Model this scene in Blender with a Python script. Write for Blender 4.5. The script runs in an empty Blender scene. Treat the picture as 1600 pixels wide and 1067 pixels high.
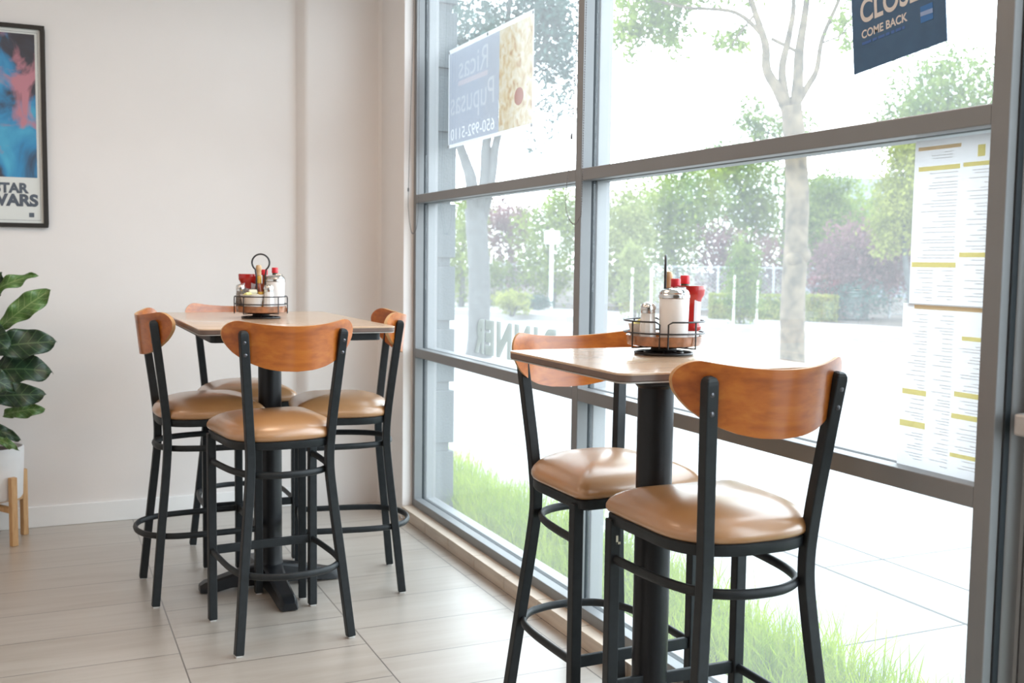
import bpy, bmesh, math, random
from mathutils import Vector, Matrix
import numpy as np

random.seed(7)
S = bpy.context.scene
COL = S.collection.objects
PI = math.pi

# ------------------------------------------------------------------ materials
def new_mat(name):
    m = bpy.data.materials.new(name)
    m.use_nodes = True
    nt = m.node_tree
    return m, nt, nt.nodes['Principled BSDF']

def nd(nt, kind, **kw):
    n = nt.nodes.new(kind)
    for k, v in kw.items():
        if k in n.inputs:
            n.inputs[k].default_value = v
        else:
            setattr(n, k, v)
    return n

def objcoord(nt, scale=(1, 1, 1), loc=(0, 0, 0), rot=(0, 0, 0)):
    tc = nd(nt, 'ShaderNodeTexCoord')
    mp = nd(nt, 'ShaderNodeMapping')
    mp.inputs['Scale'].default_value = scale
    mp.inputs['Location'].default_value = loc
    mp.inputs['Rotation'].default_value = rot
    nt.links.new(tc.outputs['Object'], mp.inputs['Vector'])
    return mp.outputs['Vector']

def ramp(nt, fac, stops):
    r = nd(nt, 'ShaderNodeValToRGB')
    e = r.color_ramp.elements
    while len(e) < len(stops):
        e.new(.5)
    for i, (p, c) in enumerate(stops):
        e[i].position = p
        e[i].color = (c[0], c[1], c[2], 1)
    nt.links.new(fac, r.inputs['Fac'])
    return r.outputs['Color']

def plain(name, c, rough=.5, metal=0, var=.06, scale=20, bump=0, bscale=200, coat=0, trans=0, spec=.5, crough=.12):
    """principled surface with a faint procedural mottling and optional bump"""
    m, nt, b = new_mat(name)
    v = objcoord(nt)
    n = nd(nt, 'ShaderNodeTexNoise', Scale=scale, Detail=4.0)
    nt.links.new(v, n.inputs['Vector'])
    lo = [x * (1 - var) for x in c]
    hi = [min(1, x * (1 + var)) for x in c]
    nt.links.new(ramp(nt, n.outputs['Fac'], [(.3, lo), (.7, hi)]), b.inputs['Base Color'])
    b.inputs['Roughness'].default_value = rough
    b.inputs['Metallic'].default_value = metal
    b.inputs['Coat Weight'].default_value = coat
    b.inputs['Coat Roughness'].default_value = crough
    b.inputs['Transmission Weight'].default_value = trans
    b.inputs['Specular IOR Level'].default_value = spec
    if bump:
        n2 = nd(nt, 'ShaderNodeTexNoise', Scale=bscale, Detail=3.0)
        nt.links.new(v, n2.inputs['Vector'])
        bp = nd(nt, 'ShaderNodeBump', Strength=bump, Distance=.004)
        nt.links.new(n2.outputs['Fac'], bp.inputs['Height'])
        nt.links.new(bp.outputs['Normal'], b.inputs['Normal'])
    return m

def wood(name, dark, mid, light, rough=.3, coat=.4, sc=(2.2, 14, 14), dist=2.5):
    m, nt, b = new_mat(name)
    v = objcoord(nt, sc)
    n = nd(nt, 'ShaderNodeTexNoise', Scale=1.6, Detail=6.0, Distortion=dist)
    nt.links.new(v, n.inputs['Vector'])
    w = nd(nt, 'ShaderNodeTexNoise', Scale=9.0, Detail=5.0, Distortion=.4)
    nt.links.new(v, w.inputs['Vector'])
    mx = nd(nt, 'ShaderNodeMath', operation='MULTIPLY_ADD')
    mx.inputs[1].default_value = .35
    nt.links.new(w.outputs['Fac'], mx.inputs[0])
    ml = nd(nt, 'ShaderNodeMath', operation='MULTIPLY')
    ml.inputs[1].default_value = .65
    nt.links.new(n.outputs['Fac'], ml.inputs[0])
    nt.links.new(ml.outputs[0], mx.inputs[2])
    nt.links.new(ramp(nt, mx.outputs[0], [(.32, dark), (.5, mid), (.68, light)]), b.inputs['Base Color'])
    b.inputs['Roughness'].default_value = rough
    b.inputs['Coat Weight'].default_value = coat
    b.inputs['Coat Roughness'].default_value = .15
    return m

def sheet(name, c, t, tc=None, noise=0, stops=None, nscale=12):
    """thin paper, vinyl or leaf: part diffuse, part translucent"""
    m, nt, b = new_mat(name)
    out = nt.nodes['Material Output']
    nt.nodes.remove(b)
    d = nd(nt, 'ShaderNodeBsdfDiffuse'); d.inputs['Color'].default_value = (*c, 1)
    tr = nd(nt, 'ShaderNodeBsdfTranslucent'); tr.inputs['Color'].default_value = (*(tc or c), 1)
    if stops:
        v = objcoord(nt)
        n = nd(nt, 'ShaderNodeTexNoise', Scale=nscale, Detail=5.0, Distortion=.6)
        nt.links.new(v, n.inputs['Vector'])
        col = ramp(nt, n.outputs['Fac'], stops)
        nt.links.new(col, d.inputs['Color']); nt.links.new(col, tr.inputs['Color'])
    mx = nd(nt, 'ShaderNodeMixShader'); mx.inputs[0].default_value = t
    nt.links.new(d.outputs[0], mx.inputs[1]); nt.links.new(tr.outputs[0], mx.inputs[2])
    nt.links.new(mx.outputs[0], out.inputs['Surface'])
    return m

def clear_glass(name, tint=(1, 1, 1), dust=0.0, gloss=1.0, rough=.02, veilc=(.95, .97, .98)):
    """thin pane: transparent, Fresnel reflection, and a pale film that scatters light like veiling glare"""
    m, nt, b = new_mat(name)
    out = nt.nodes['Material Output']
    nt.nodes.remove(b)
    t = nd(nt, 'ShaderNodeBsdfTransparent'); t.inputs['Color'].default_value = (*tint, 1)
    g = nd(nt, 'ShaderNodeBsdfGlossy'); g.inputs['Roughness'].default_value = rough
    lw = nd(nt, 'ShaderNodeLayerWeight'); lw.inputs['Blend'].default_value = .5
    pw = nd(nt, 'ShaderNodeMath', operation='POWER'); pw.inputs[1].default_value = 5.0
    nt.links.new(lw.outputs['Facing'], pw.inputs[0])
    mu = nd(nt, 'ShaderNodeMath', operation='MULTIPLY_ADD'); mu.inputs[1].default_value = .80 * gloss; mu.inputs[2].default_value = .035 * gloss
    nt.links.new(pw.outputs[0], mu.inputs[0])
    m1 = nd(nt, 'ShaderNodeMixShader')
    nt.links.new(mu.outputs[0], m1.inputs[0])
    nt.links.new(t.outputs[0], m1.inputs[1]); nt.links.new(g.outputs[0], m1.inputs[2])
    last = m1
    if dust:
        tl = nd(nt, 'ShaderNodeBsdfTranslucent'); tl.inputs['Color'].default_value = (*veilc, 1)
        m2 = nd(nt, 'ShaderNodeMixShader'); m2.inputs[0].default_value = dust
        nt.links.new(m1.outputs[0], m2.inputs[1]); nt.links.new(tl.outputs[0], m2.inputs[2])
        last = m2
    nt.links.new(last.outputs[0], out.inputs['Surface'])
    return m

def leafmat(name, dark, light, trans=.35, nscale=3, gloss=0):
    return sheet(name, light, trans, stops=[(.35, dark), (.65, light)], nscale=nscale)

M = {}
M['wall'] = plain('wall_paint', (.815, .797, .787), .7, var=.015, scale=3, bump=.05, bscale=90)
M['darkwall'] = plain('dark_wall_paint', (.16, .13, .11), .7)
M['trimpaint'] = plain('trim_paint', (.82, .83, .83), .45, var=.02, scale=5)
M['ceil'] = plain('ceiling_paint', (.82, .81, .79), .8, var=.02, scale=4)
M['alu'] = plain('anodized_frame', (.215, .226, .234), .42, metal=.2, var=.03, scale=8)
M['gasket'] = plain('rubber_gasket', (.012, .02, .026), .6)
M['black'] = plain('black_powder_coat', (.0165, .020, .0225), .46, var=.15, scale=40, bump=.12, bscale=600, spec=.28)
M['blackcol'] = plain('black_column_coat', (.006, .007, .009), .36, var=.15, scale=40, bump=.1, bscale=500, spec=.35)
M['wire'] = plain('black_wire', (.012, .012, .014), .35)
M['glide'] = plain('white_glide', (.75, .75, .74), .5)
M['vinyl'] = plain('tan_vinyl', (.43, .215, .082), .42, var=.05, scale=14, bump=.06, bscale=420, coat=1, spec=.75, crough=.24)
M['vinyl'].node_tree.nodes['Principled BSDF'].inputs['Coat IOR'].default_value = 1.65
M['oak'] = wood('orange_plywood', (.27, .066, .009), (.42, .118, .016), (.52, .18, .028), rough=.30, coat=.3, sc=(1.3, 8, 8), dist=1.6)
M['ply'] = plain('plywood_edge', (.50, .28, .12), .5, var=.15, scale=60)
M['bolt'] = plain('steel_bolt', (.12, .12, .13), .3, metal=.9)
M['chrome'] = plain('chrome', (.75, .74, .72), .16, metal=1, var=.03)
M['top'] = wood('table_laminate', (.50, .345, .225), (.57, .405, .275), (.63, .46, .32), rough=.26, coat=.5, sc=(1.5, 9, 9), dist=1)
M['edge'] = plain('table_edge_band', (.15, .10, .08), .45, var=.1, scale=30)
M['edgelow'] = plain('table_edge_trim', (.42, .40, .37), .5)
M['glass'] = clear_glass('window_glass', (.97, .99, .985), dust=.055)  # pale film imitates veiling glare over the outdoor view
M['concrete'] = plain('sidewalk_concrete', (.23, .228, .222), .85, var=.06, scale=6, bump=.2, bscale=60)
M['joint'] = plain('dark_joint', (.05, .047, .044), .9)  # dark colour of the sidewalk and curb joints
M['asphalt'] = plain('street_asphalt', (.19, .19, .19), .9, var=.08, scale=5)
M['soil'] = plain('dark_soil', (.055, .04, .03), .95, var=.4, scale=60, bump=.6, bscale=120)
M['stucco'] = plain('grey_stucco', (.085, .108, .118), .9, var=.06, scale=12, bump=.6, bscale=90)
M['pot'] = plain('white_ceramic', (.78, .79, .80), .35, var=.02)
M['bamboo'] = wood('stand_wood', (.40, .22, .09), (.52, .31, .14), (.60, .38, .19), rough=.5, coat=0, sc=(20, 20, 3), dist=.6)
M['frameblack'] = plain('black_picture_frame', (.016, .014, .012), .4)
M['mat_white'] = plain('poster_paper', (.68, .71, .69), .5, var=.03, scale=4)
M['ink'] = plain('slate_ink', (.085, .105, .135), .5, var=.2, scale=40)
M['plasticwhite'] = plain('white_plastic', (.80, .80, .80), .35)
M['milk'] = plain('white_porcelain', (.78, .76, .72), .3)
M['sugar'] = plain('sugar_in_glass', (.80, .79, .78), .16, var=.03, coat=.6)
M['salt'] = plain('salt_in_glass', (.74, .75, .75), .14, var=.05, scale=60, coat=.6)
M['pepper'] = plain('pepper_in_glass', (.19, .17, .15), .14, var=.5, scale=150, coat=.6)
M['red'] = plain('red_cap', (.62, .02, .035), .35)
M['ketchup'] = plain('ketchup_bottle', (.42, .018, .016), .15, coat=.5)
M['darkred'] = plain('dark_red_base', (.26, .02, .025), .35)
M['label'] = plain('paper_label', (.70, .66, .70), .45)
M['yellow'] = plain('yellow_label', (.72, .42, .06), .45, var=.25, scale=70)
M['orange'] = plain('chili_sauce', (.50, .10, .02), .16, coat=.5)
M['brownred'] = plain('brown_sauce', (.26, .05, .02), .16, coat=.5)
M['green'] = plain('green_band', (.02, .10, .06), .4)
M['woodcap'] = plain('wood_ball_cap', (.60, .40, .22), .5, var=.12, scale=50)
M['butter'] = plain('yellow_packet', (.80, .74, .28), .35, var=.06, scale=90)
M['cream'] = plain('cream_packet', (.78, .77, .62), .35, var=.06, scale=90)
M['amber'] = plain('amber_tray', (.30, .125, .055), .22, var=.35, scale=35, coat=.6)
M['crystal'] = clear_glass('clear_plastic', (.90, .92, .92), dust=.18, gloss=1.2, rough=.06)
M['navy'] = plain('navy_sign_board', (.042, .115, .225), .5, var=.08)
M['signwhite'] = plain('sign_letters', (.66, .65, .64), .5)
M['signblue'] = plain('sign_small_blue', (.05, .14, .40), .5)
M['logoblue'] = plain('logo_blue', (.035, .17, .46), .5)
M['logopale'] = plain('logo_pale', (.26, .38, .62), .5)
M['paper'] = sheet('menu_paper', (.78, .79, .80), .6, (.50, .505, .515))
M['paperink'] = sheet('menu_ink', (.68, .69, .70), .5, (.74, .755, .77))
M['paperyel'] = sheet('menu_yellow', (.78, .70, .26), .6, (.88, .82, .38))
M['papertan'] = sheet('menu_tan', (.66, .50, .28), .6, (.78, .62, .40))
M['ban_blue'] = sheet('banner_blue', (.42, .46, .54), .65, (.21, .235, .28))
M['ban_white'] = sheet('banner_white', (.75, .77, .80), .65, (.46, .48, .50))
M['ban_pale'] = sheet('banner_pale', (.60, .62, .66), .65, (.275, .295, .335))
M['ban_rose'] = sheet('banner_rose', (.55, .50, .55), .65, (.29, .275, .305))
M['ban_food'] = sheet('banner_food', (.7, .5, .3), .65,
    stops=[(.30, (.22, .12, .06)), (.42, (.30, .225, .125)), (.52, (.34, .285, .20)), (.64, (.36, .335, .28)), (.72, (.29, .19, .09))], nscale=26)
M['ban_red'] = sheet('banner_red', (.7, .2, .12), .65, (.50, .17, .12))
M['ban_green'] = sheet('banner_green', (.5, .55, .25), .55, (.22, .235, .10))
M['film'] = sheet('window_lettering_film', (.55, .60, .57), .6, (.225, .25, .24))
M['bead'] = plain('dark_beads', (.10, .10, .11), .4)
M['bark'] = plain('pale_mottled_bark', (.092, .070, .045), .9, var=.55, scale=11, bump=.3, bscale=30)
M['bark2'] = plain('grey_bark', (.055, .06, .06), .9, var=.25, scale=9, bump=.4, bscale=40)
M['twig'] = plain('brown_twig', (.12, .08, .05), .8)
M['grass'] = leafmat('grass_blades', (.165, .27, .006), (.33, .43, .018), .5, 6)
M['lf_fresh'] = leafmat('fresh_green_leaves', (0.087, 0.141, 0.024), (0.232, 0.294, 0.056), .45, 2)
M['lf_mid'] = leafmat('mid_green_leaves', (0.065, 0.113, 0.026), (0.174, 0.224, 0.053), .4, 2)
M['lf_teal'] = leafmat('blue_green_leaves', (.03, .065, .06), (.085, .135, .115), .35, 1.5)
M['lf_yel'] = leafmat('yellow_green_leaves', (0.149, 0.178, 0.036), (0.299, 0.322, 0.086), .45, 2)
M['lf_red'] = leafmat('plum_red_leaves', (.095, .055, .060), (.24, .135, .145), .4, 1.5)
M['lf_pale'] = leafmat('pale_green_leaves', (0.145, 0.173, 0.064), (0.275, 0.307, 0.116), .45, 2)
M['whitepost'] = plain('white_post', (.70, .71, .70), .6)
M['steel'] = plain('galvanized_steel', (.34, .37, .39), .5, metal=.3)
M['house'] = plain('grey_siding', (.20, .23, .27), .85)
M['roof'] = plain('dark_shingles', (.10, .115, .14), .9, var=.2)
M['handle'] = plain('satin_handle', (.52, .51, .50), .35, metal=.5)

# floor: 0.6 x 0.3 m wood-look tiles, columns staggered by half
def floor_mat():
    m, nt, b = new_mat('wood_look_floor_tile')
    tc = nd(nt, 'ShaderNodeTexCoord')
    sp = nd(nt, 'ShaderNodeSeparateXYZ'); nt.links.new(tc.outputs['Object'], sp.inputs[0])
    cb = nd(nt, 'ShaderNodeCombineXYZ')
    ax = nd(nt, 'ShaderNodeMath', operation='ADD'); ax.inputs[1].default_value = -.402 + 6.0
    ay = nd(nt, 'ShaderNodeMath', operation='ADD'); ay.inputs[1].default_value = -3.546 + 6.0
    nt.links.new(sp.outputs['X'], ax.inputs[0]); nt.links.new(sp.outputs['Y'], ay.inputs[0])
    nt.links.new(ay.outputs[0], cb.inputs['X']); nt.links.new(ax.outputs[0], cb.inputs['Y'])
    br = nd(nt, 'ShaderNodeTexBrick')
    br.offset = .5; br.offset_frequency = 2; br.squash = 1
    br.inputs['Scale'].default_value = 1
    br.inputs['Mortar Size'].default_value = .0026
    br.inputs['Mortar Smooth'].default_value = .1
    br.inputs['Bias'].default_value = 0
    br.inputs['Brick Width'].default_value = .3
    br.inputs['Row Height'].default_value = .6
    br.inputs['Color1'].default_value = (0, 0, 0, 1); br.inputs['Color2'].default_value = (1, 1, 1, 1)
    br.inputs['Mortar'].default_value = (.5, .5, .5, 1)
    nt.links.new(cb.outputs[0], br.inputs['Vector'])
    # grain, shifted per tile so that no two tiles match
    sh = nd(nt, 'ShaderNodeVectorMath', operation='MULTIPLY_ADD')
    sh.inputs[1].default_value = (2.6, 26, 1)
    nt.links.new(tc.outputs['Object'], sh.inputs[0])
    sc = nd(nt, 'ShaderNodeVectorMath', operation='SCALE'); sc.inputs['Scale'].default_value = 9.0
    nt.links.new(br.outputs['Color'], sc.inputs[0]); nt.links.new(sc.outputs[0], sh.inputs[2])
    n = nd(nt, 'ShaderNodeTexNoise', Scale=1.0, Detail=7.0, Distortion=.5)
    nt.links.new(sh.outputs[0], n.inputs['Vector'])
    n2 = nd(nt, 'ShaderNodeTexNoise', Scale=.35, Detail=3.0)
    nt.links.new(sh.outputs[0], n2.inputs['Vector'])
    mx = nd(nt, 'ShaderNodeMath', operation='MULTIPLY_ADD'); mx.inputs[1].default_value = .55
    ml = nd(nt, 'ShaderNodeMath', operation='MULTIPLY'); ml.inputs[1].default_value = .45
    nt.links.new(n2.outputs['Fac'], ml.inputs[0]); nt.links.new(n.outputs['Fac'], mx.inputs[0]); nt.links.new(ml.outputs[0], mx.inputs[2])
    g = ramp(nt, mx.outputs[0], [(.32, (.335, .292, .245)), (.5, (.395, .355, .31)), (.68, (.44, .405, .36))])
    mix = nd(nt, 'ShaderNodeMix', data_type='RGBA')
    mix.inputs[7].default_value = (.12, .10, .085, 1)
    nt.links.new(br.outputs['Fac'], mix.inputs[0]); nt.links.new(g, mix.inputs[6])
    nt.links.new(mix.outputs[2], b.inputs['Base Color'])
    b.inputs['Roughness'].default_value = .30
    b.inputs['Coat Weight'].default_value = 1
    b.inputs['Coat Roughness'].default_value = .38
    b.inputs['Coat IOR'].default_value = 1.65
    bp = nd(nt, 'ShaderNodeBump', Strength=.35, Distance=.002); bp.invert = True
    nt.links.new(br.outputs['Fac'], bp.inputs['Height']); nt.links.new(bp.outputs['Normal'], b.inputs['Normal'])
    return m
M['floor'] = floor_mat()

def curb_mat():
    m, nt, b = new_mat('curb_tile')
    v = objcoord(nt, (3, 3, 30))
    n = nd(nt, 'ShaderNodeTexNoise', Scale=2.0, Detail=5.0); nt.links.new(v, n.inputs['Vector'])
    nt.links.new(ramp(nt, n.outputs['Fac'], [(.3, (.56, .475, .39)), (.7, (.68, .59, .49))]), b.inputs['Base Color'])
    b.inputs['Roughness'].default_value = .4
    return m
M['curb'] = curb_mat()

def poster_mat():
    """generic painted night sky: blue, charcoal and rose clouds"""
    m, nt, b = new_mat('abstract_poster_art')
    v = objcoord(nt)
    n = nd(nt, 'ShaderNodeTexNoise', Scale=3.2, Detail=5.0, Distortion=.9); nt.links.new(v, n.inputs['Vector'])
    c1 = ramp(nt, n.outputs['Fac'], [(.34, (.05, .045, .05)), (.46, (.06, .07, .10)), (.55, (.05, .26, .50)), (.66, (.09, .42, .62))])
    n2 = nd(nt, 'ShaderNodeTexNoise', Scale=4.5, Detail=6.0, Distortion=1.2)
    v2 = objcoord(nt, loc=(3.1, 1.7, 5.2)); nt.links.new(v2, n2.inputs['Vector'])
    r2 = ramp(nt, n2.outputs['Fac'], [(.52, (0, 0, 0)), (.62, (1, 1, 1))])
    mix = nd(nt, 'ShaderNodeMix', data_type='RGBA'); mix.inputs[7].default_value = (.50, .22, .27, 1)
    nt.links.new(r2, mix.inputs[0]); nt.links.new(c1, mix.inputs[6])
    nt.links.new(mix.outputs[2], b.inputs['Base Color'])
    b.inputs['Roughness'].default_value = .3
    return m
M['art'] = poster_mat()

def fig_mat(name, dark, light, vein):
    m, nt, b = new_mat(name)
    uv = nd(nt, 'ShaderNodeUVMap')
    sp = nd(nt, 'ShaderNodeSeparateXYZ'); nt.links.new(uv.outputs[0], sp.inputs[0])
    ab = nd(nt, 'ShaderNodeMath', operation='ABSOLUTE'); nt.links.new(sp.outputs['Y'], ab.inputs[0])
    # side veins run outwards and forwards
    a = nd(nt, 'ShaderNodeMath', operation='MULTIPLY_ADD'); a.inputs[1].default_value = -.16
    nt.links.new(ab.outputs[0], a.inputs[0]); nt.links.new(sp.outputs['X'], a.inputs[2])
    w = nd(nt, 'ShaderNodeMath', operation='MULTIPLY'); w.inputs[1].default_value = 8.0; nt.links.new(a.outputs[0], w.inputs[0])
    fr = nd(nt, 'ShaderNodeMath', operation='FRACT'); nt.links.new(w.outputs[0], fr.inputs[0])
    vv = nd(nt, 'ShaderNodeMath', operation='LESS_THAN'); vv.inputs[1].default_value = .09; nt.links.new(fr.outputs[0], vv.inputs[0])
    mid = nd(nt, 'ShaderNodeMath', operation='LESS_THAN'); mid.inputs[1].default_value = .05; nt.links.new(ab.outputs[0], mid.inputs[0])
    mxx = nd(nt, 'ShaderNodeMath', operation='MAXIMUM'); nt.links.new(vv.outputs[0], mxx.inputs[0]); nt.links.new(mid.outputs[0], mxx.inputs[1])
    n = nd(nt, 'ShaderNodeTexNoise', Scale=9.0); nt.links.new(uv.outputs[0], n.inputs['Vector'])
    c = ramp(nt, n.outputs['Fac'], [(.35, dark), (.65, light)])
    mix = nd(nt, 'ShaderNodeMix', data_type='RGBA'); mix.inputs[7].default_value = (*vein, 1)
    nt.links.new(mxx.outputs[0], mix.inputs[0]); nt.links.new(c, mix.inputs[6])
    nt.links.new(mix.outputs[2], b.inputs['Base Color'])
    b.inputs['Roughness'].default_value = .38
    return m
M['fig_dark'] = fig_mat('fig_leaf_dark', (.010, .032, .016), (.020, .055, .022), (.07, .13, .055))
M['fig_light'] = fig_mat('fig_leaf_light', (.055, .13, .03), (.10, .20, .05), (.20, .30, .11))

# ------------------------------------------------------------------ mesh builder
class MB:
    def __init__(s):
        s.v = []; s.f = []; s.m = []; s.uv = None
    def add(s, vs, fs, mi=0):
        o = len(s.v)
        s.v += [tuple(p) for p in vs]
        s.f += [tuple(i + o for i in f) for f in fs]
        s.m += [mi] * len(fs)
        return s
    def box(s, x0, x1, y0, y1, z0, z1, mi=0):
        vs = [(x0, y0, z0), (x1, y0, z0), (x1, y1, z0), (x0, y1, z0), (x0, y0, z1), (x1, y0, z1), (x1, y1, z1), (x0, y1, z1)]
        return s.add(vs, [(0, 3, 2, 1), (4, 5, 6, 7), (0, 1, 5, 4), (1, 2, 6, 5), (2, 3, 7, 6), (3, 0, 4, 7)], mi)
    def quad(s, a, b, c, d, mi=0):
        return s.add([a, b, c, d], [(0, 1, 2, 3)], mi)
    def sweep(s, path, prof, closed=False, up=(0, 0, 1), mi=0, scale=None):
        """prof: list of (side, up) offsets carried along path"""
        P = [Vector(p) for p in path]; n = len(P); k = len(prof)
        vs = []
        for i, p in enumerate(P):
            if closed:
                t = P[(i + 1) % n] - P[i - 1]
            else:
                t = P[min(i + 1, n - 1)] - P[max(i - 1, 0)]
            t.normalize()
            u = Vector(up)
            sd = t.cross(u)
            if sd.length < 1e-4:
                sd = t.cross(Vector((0, 1, 0)))
            sd.normalize(); uu = sd.cross(t).normalized()
            q = scale[i] if scale else 1
            vs += [p + sd * (a * q) + uu * (b * q) for a, b in prof]
        fs = []
        for i in range(n if closed else n - 1):
            j = (i + 1) % n
            for a in range(k):
                b = (a + 1) % k
                fs.append((i * k + a, i * k + b, j * k + b, j * k + a))
        if not closed:
            fs.append(tuple(reversed(range(k)))); fs.append(tuple((n - 1) * k + a for a in range(k)))
        return s.add(vs, fs, mi)
    def tube(s, path, r, n=10, closed=False, mi=0, scale=None, up=(0, 0, 1)):
        return s.sweep(path, [(r * math.cos(2 * PI * a / n), r * math.sin(2 * PI * a / n)) for a in range(n)], closed, up, mi, scale)
    def lathe(s, prof, n=32, c=(0, 0, 0), mi=0, sx=1, sy=1):
        """prof: list of (radius, z)"""
        vs = []; k = len(prof)
        for r, z in prof:
            for a in range(n):
                t = 2 * PI * a / n
                vs.append((c[0] + sx * r * math.cos(t), c[1] + sy * r * math.sin(t), c[2] + z))
        fs = []
        for i in range(k - 1):
            for a in range(n):
                b = (a + 1) % n
                fs.append((i * n + a, i * n + b, (i + 1) * n + b, (i + 1) * n + a))
        if prof[0][0] > 1e-6: fs.append(tuple(reversed(range(n))))
        if prof[-1][0] > 1e-6: fs.append(tuple((k - 1) * n + a for a in range(n)))
        return s.add(vs, fs, mi)
    def rings(s, outline, levels, mi=0):
        """stack scaled copies of an outline; levels: (scale, z)"""
        n = len(outline); vs = []
        for sc, z in levels:
            vs += [(x * sc, y * sc, z) for x, y in outline]
        fs = [(i * n + a, i * n + (a + 1) % n, (i + 1) * n + (a + 1) % n, (i + 1) * n + a) for i in range(len(levels) - 1) for a in range(n)]
        fs.append(tuple(reversed(range(n)))); fs.append(tuple((len(levels) - 1) * n + a for a in range(n)))
        return s.add(vs, fs, mi)
    def sphere(s, c, r, n=14, mi=0, sz=1):
        k = n // 2
        return s.lathe([(r * math.sin(PI * i / k) if 0 < i < k else 0, -r * sz * math.cos(PI * i / k)) for i in range(k + 1)], n, c, mi)
    def xf(s, mtx, start=0):
        for i in range(start, len(s.v)):
            s.v[i] = tuple(mtx @ Vector(s.v[i]))
        return s
    def build(s, name, mats, parent=None, smooth=None, bevel=0, seg=2, loc=None):
        me = bpy.data.meshes.new(name)
        me.from_pydata(s.v, [], s.f)
        for m in (mats if isinstance(mats, (list, tuple)) else [mats]):
            me.materials.append(m)
        if any(s.m):
            me.polygons.foreach_set('material_index', s.m)
        bm = bmesh.new(); bm.from_mesh(me)
        bmesh.ops.remove_doubles(bm, verts=bm.verts, dist=1e-6)
        bmesh.ops.dissolve_degenerate(bm, edges=bm.edges, dist=1e-7)
        bmesh.ops.recalc_face_normals(bm, faces=bm.faces)
        bm.to_mesh(me); bm.free()
        if smooth:
            me.shade_smooth()
            me.set_sharp_from_angle(angle=math.radians(smooth))
        o = bpy.data.objects.new(name, me)
        COL.link(o)
        if parent is not None: o.parent = parent
        if loc: o.location = loc
        if bevel:
            b = o.modifiers.new('soft_edge', 'BEVEL'); b.width = bevel; b.segments = seg; b.limit_method = 'ANGLE'
            b.angle_limit = math.radians(50); b.harden_normals = False
        return o

def tag(o, label=None, cat=None, group=None, kind=None):
    if label: o['label'] = label
    if cat: o['category'] = cat
    if group: o['group'] = group
    if kind: o['kind'] = kind
    return o
def empty(name, loc=(0, 0, 0), rz=0, **kw):
    o = bpy.data.objects.new(name, None); COL.link(o)
    o.location = loc; o.rotation_euler = (0, 0, rz); o.empty_display_size = .1
    return tag(o, **kw)
def struct(o): return tag(o, kind='structure')
def copy_tree(o, parent=None):
    c = o.copy(); COL.link(c)
    if parent is not None: c.parent = parent
    for ch in list(o.children): copy_tree(ch, c)
    return c

def catmull(pts, per=6, closed=False):
    P = [Vector(p) for p in pts]; n = len(P); out = []
    rng = range(n if closed else n - 1)
    for i in rng:
        p0 = P[i - 1] if (i > 0 or closed) else P[0]
        p1 = P[i]; p2 = P[(i + 1) % n]
        p3 = P[(i + 2) % n] if (closed or i + 2 < n) else P[n - 1]
        for j in range(per):
            t = j / per
            out.append(.5 * ((2 * p1) + (p2 - p0) * t + (2 * p0 - 5 * p1 + 4 * p2 - p3) * t * t + (3 * p1 - p0 - 3 * p2 + p3) * t ** 3))
    if not closed: out.append(P[-1])
    return out

# ------------------------------------------------------------------ text
def text_splines(txt, size, bold=0.0, shear=0.0, xs=1.0, align='LEFT'):
    cu = bpy.data.curves.new('txt', 'FONT')
    cu.body = txt; cu.size = size; cu.offset = bold * size; cu.shear = shear; cu.align_x = align; cu.fill_mode = 'FRONT'
    ob = bpy.data.objects.new('txt', cu); COL.link(ob)
    return cu, ob
def text_mesh(txt, size, bold=0.0, shear=0.0, xs=1.0, align='LEFT'):
    """flat lettering as (verts, faces) in the x-y plane"""
    cu, ob = text_splines(txt, size, bold, shear, xs, align)
    dg = bpy.context.evaluated_depsgraph_get(); dg.update()
    me = bpy.data.meshes.new_from_object(ob.evaluated_get(dg))
    vs = [(v.co.x * xs, v.co.y) for v in me.vertices]; fs = [tuple(p.vertices) for p in me.polygons]
    bpy.data.objects.remove(ob); bpy.data.curves.remove(cu); bpy.data.meshes.remove(me)
    return vs, fs
def lettering(mb, txt, size, fn, bold=0.0, shear=0.0, xs=1.0, align='LEFT', mi=0, width=None):
    vs, fs = text_mesh(txt, size, bold, shear, xs, align)
    if width:
        x0 = min(v[0] for v in vs); x1 = max(v[0] for v in vs); k = width / (x1 - x0)
        vs = [((x - x0) * k, y) for x, y in vs]
    mb.add([fn(x, y) for x, y in vs], fs, mi)
    return mb

# ================================================================== ROOM SHELL
XL, YR, YB, H = -4.2, -4.2, 5.5, 3.05
XW = 1.725            # inner plane of the window frames
struct(MB().box(XL, 1.67, YR, YB, -.12, 0).build('floor', M['floor']))
struct(MB().box(XL - .1, 1.95, YR - .1, YB + .3, H, H + .12).build('ceiling', M['ceil']))
struct(MB().box(XL - .12, XL, YR, YB, 0, H).build('wall_left', M['wall']))
struct(MB().box(XL, 1.67, YR - .12, YR, 0, H).build('wall_rear', M['darkwall']))
# back wall with the boxed-out chase beside the window and its short return
pl = [(XL, 5.5), (1.215, 5.5), (1.232, 5.495), (1.262, 5.432), (1.285, 5.42), (1.655, 5.42), (1.67, 5.405), (1.67, 5.05), (1.674, 5.042), (1.685, 5.04), (1.775, 5.04), (1.775, 5.7), (XL, 5.7)]
mb = MB(); n = len(pl)
mb.add([(x, y, 0) for x, y in pl] + [(x, y, H) for x, y in pl],
       [(i, (i + 1) % n, n + (i + 1) % n, n + i) for i in range(n)] + [tuple(range(n)), tuple(range(n, 2 * n))])
struct(mb.build('wall_back', M['wall'], smooth=40))
struct(MB().box(XL, 1.222, 5.486, 5.5, 0, .102).build('baseboard_back', M['trimpaint'], bevel=.003))
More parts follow.
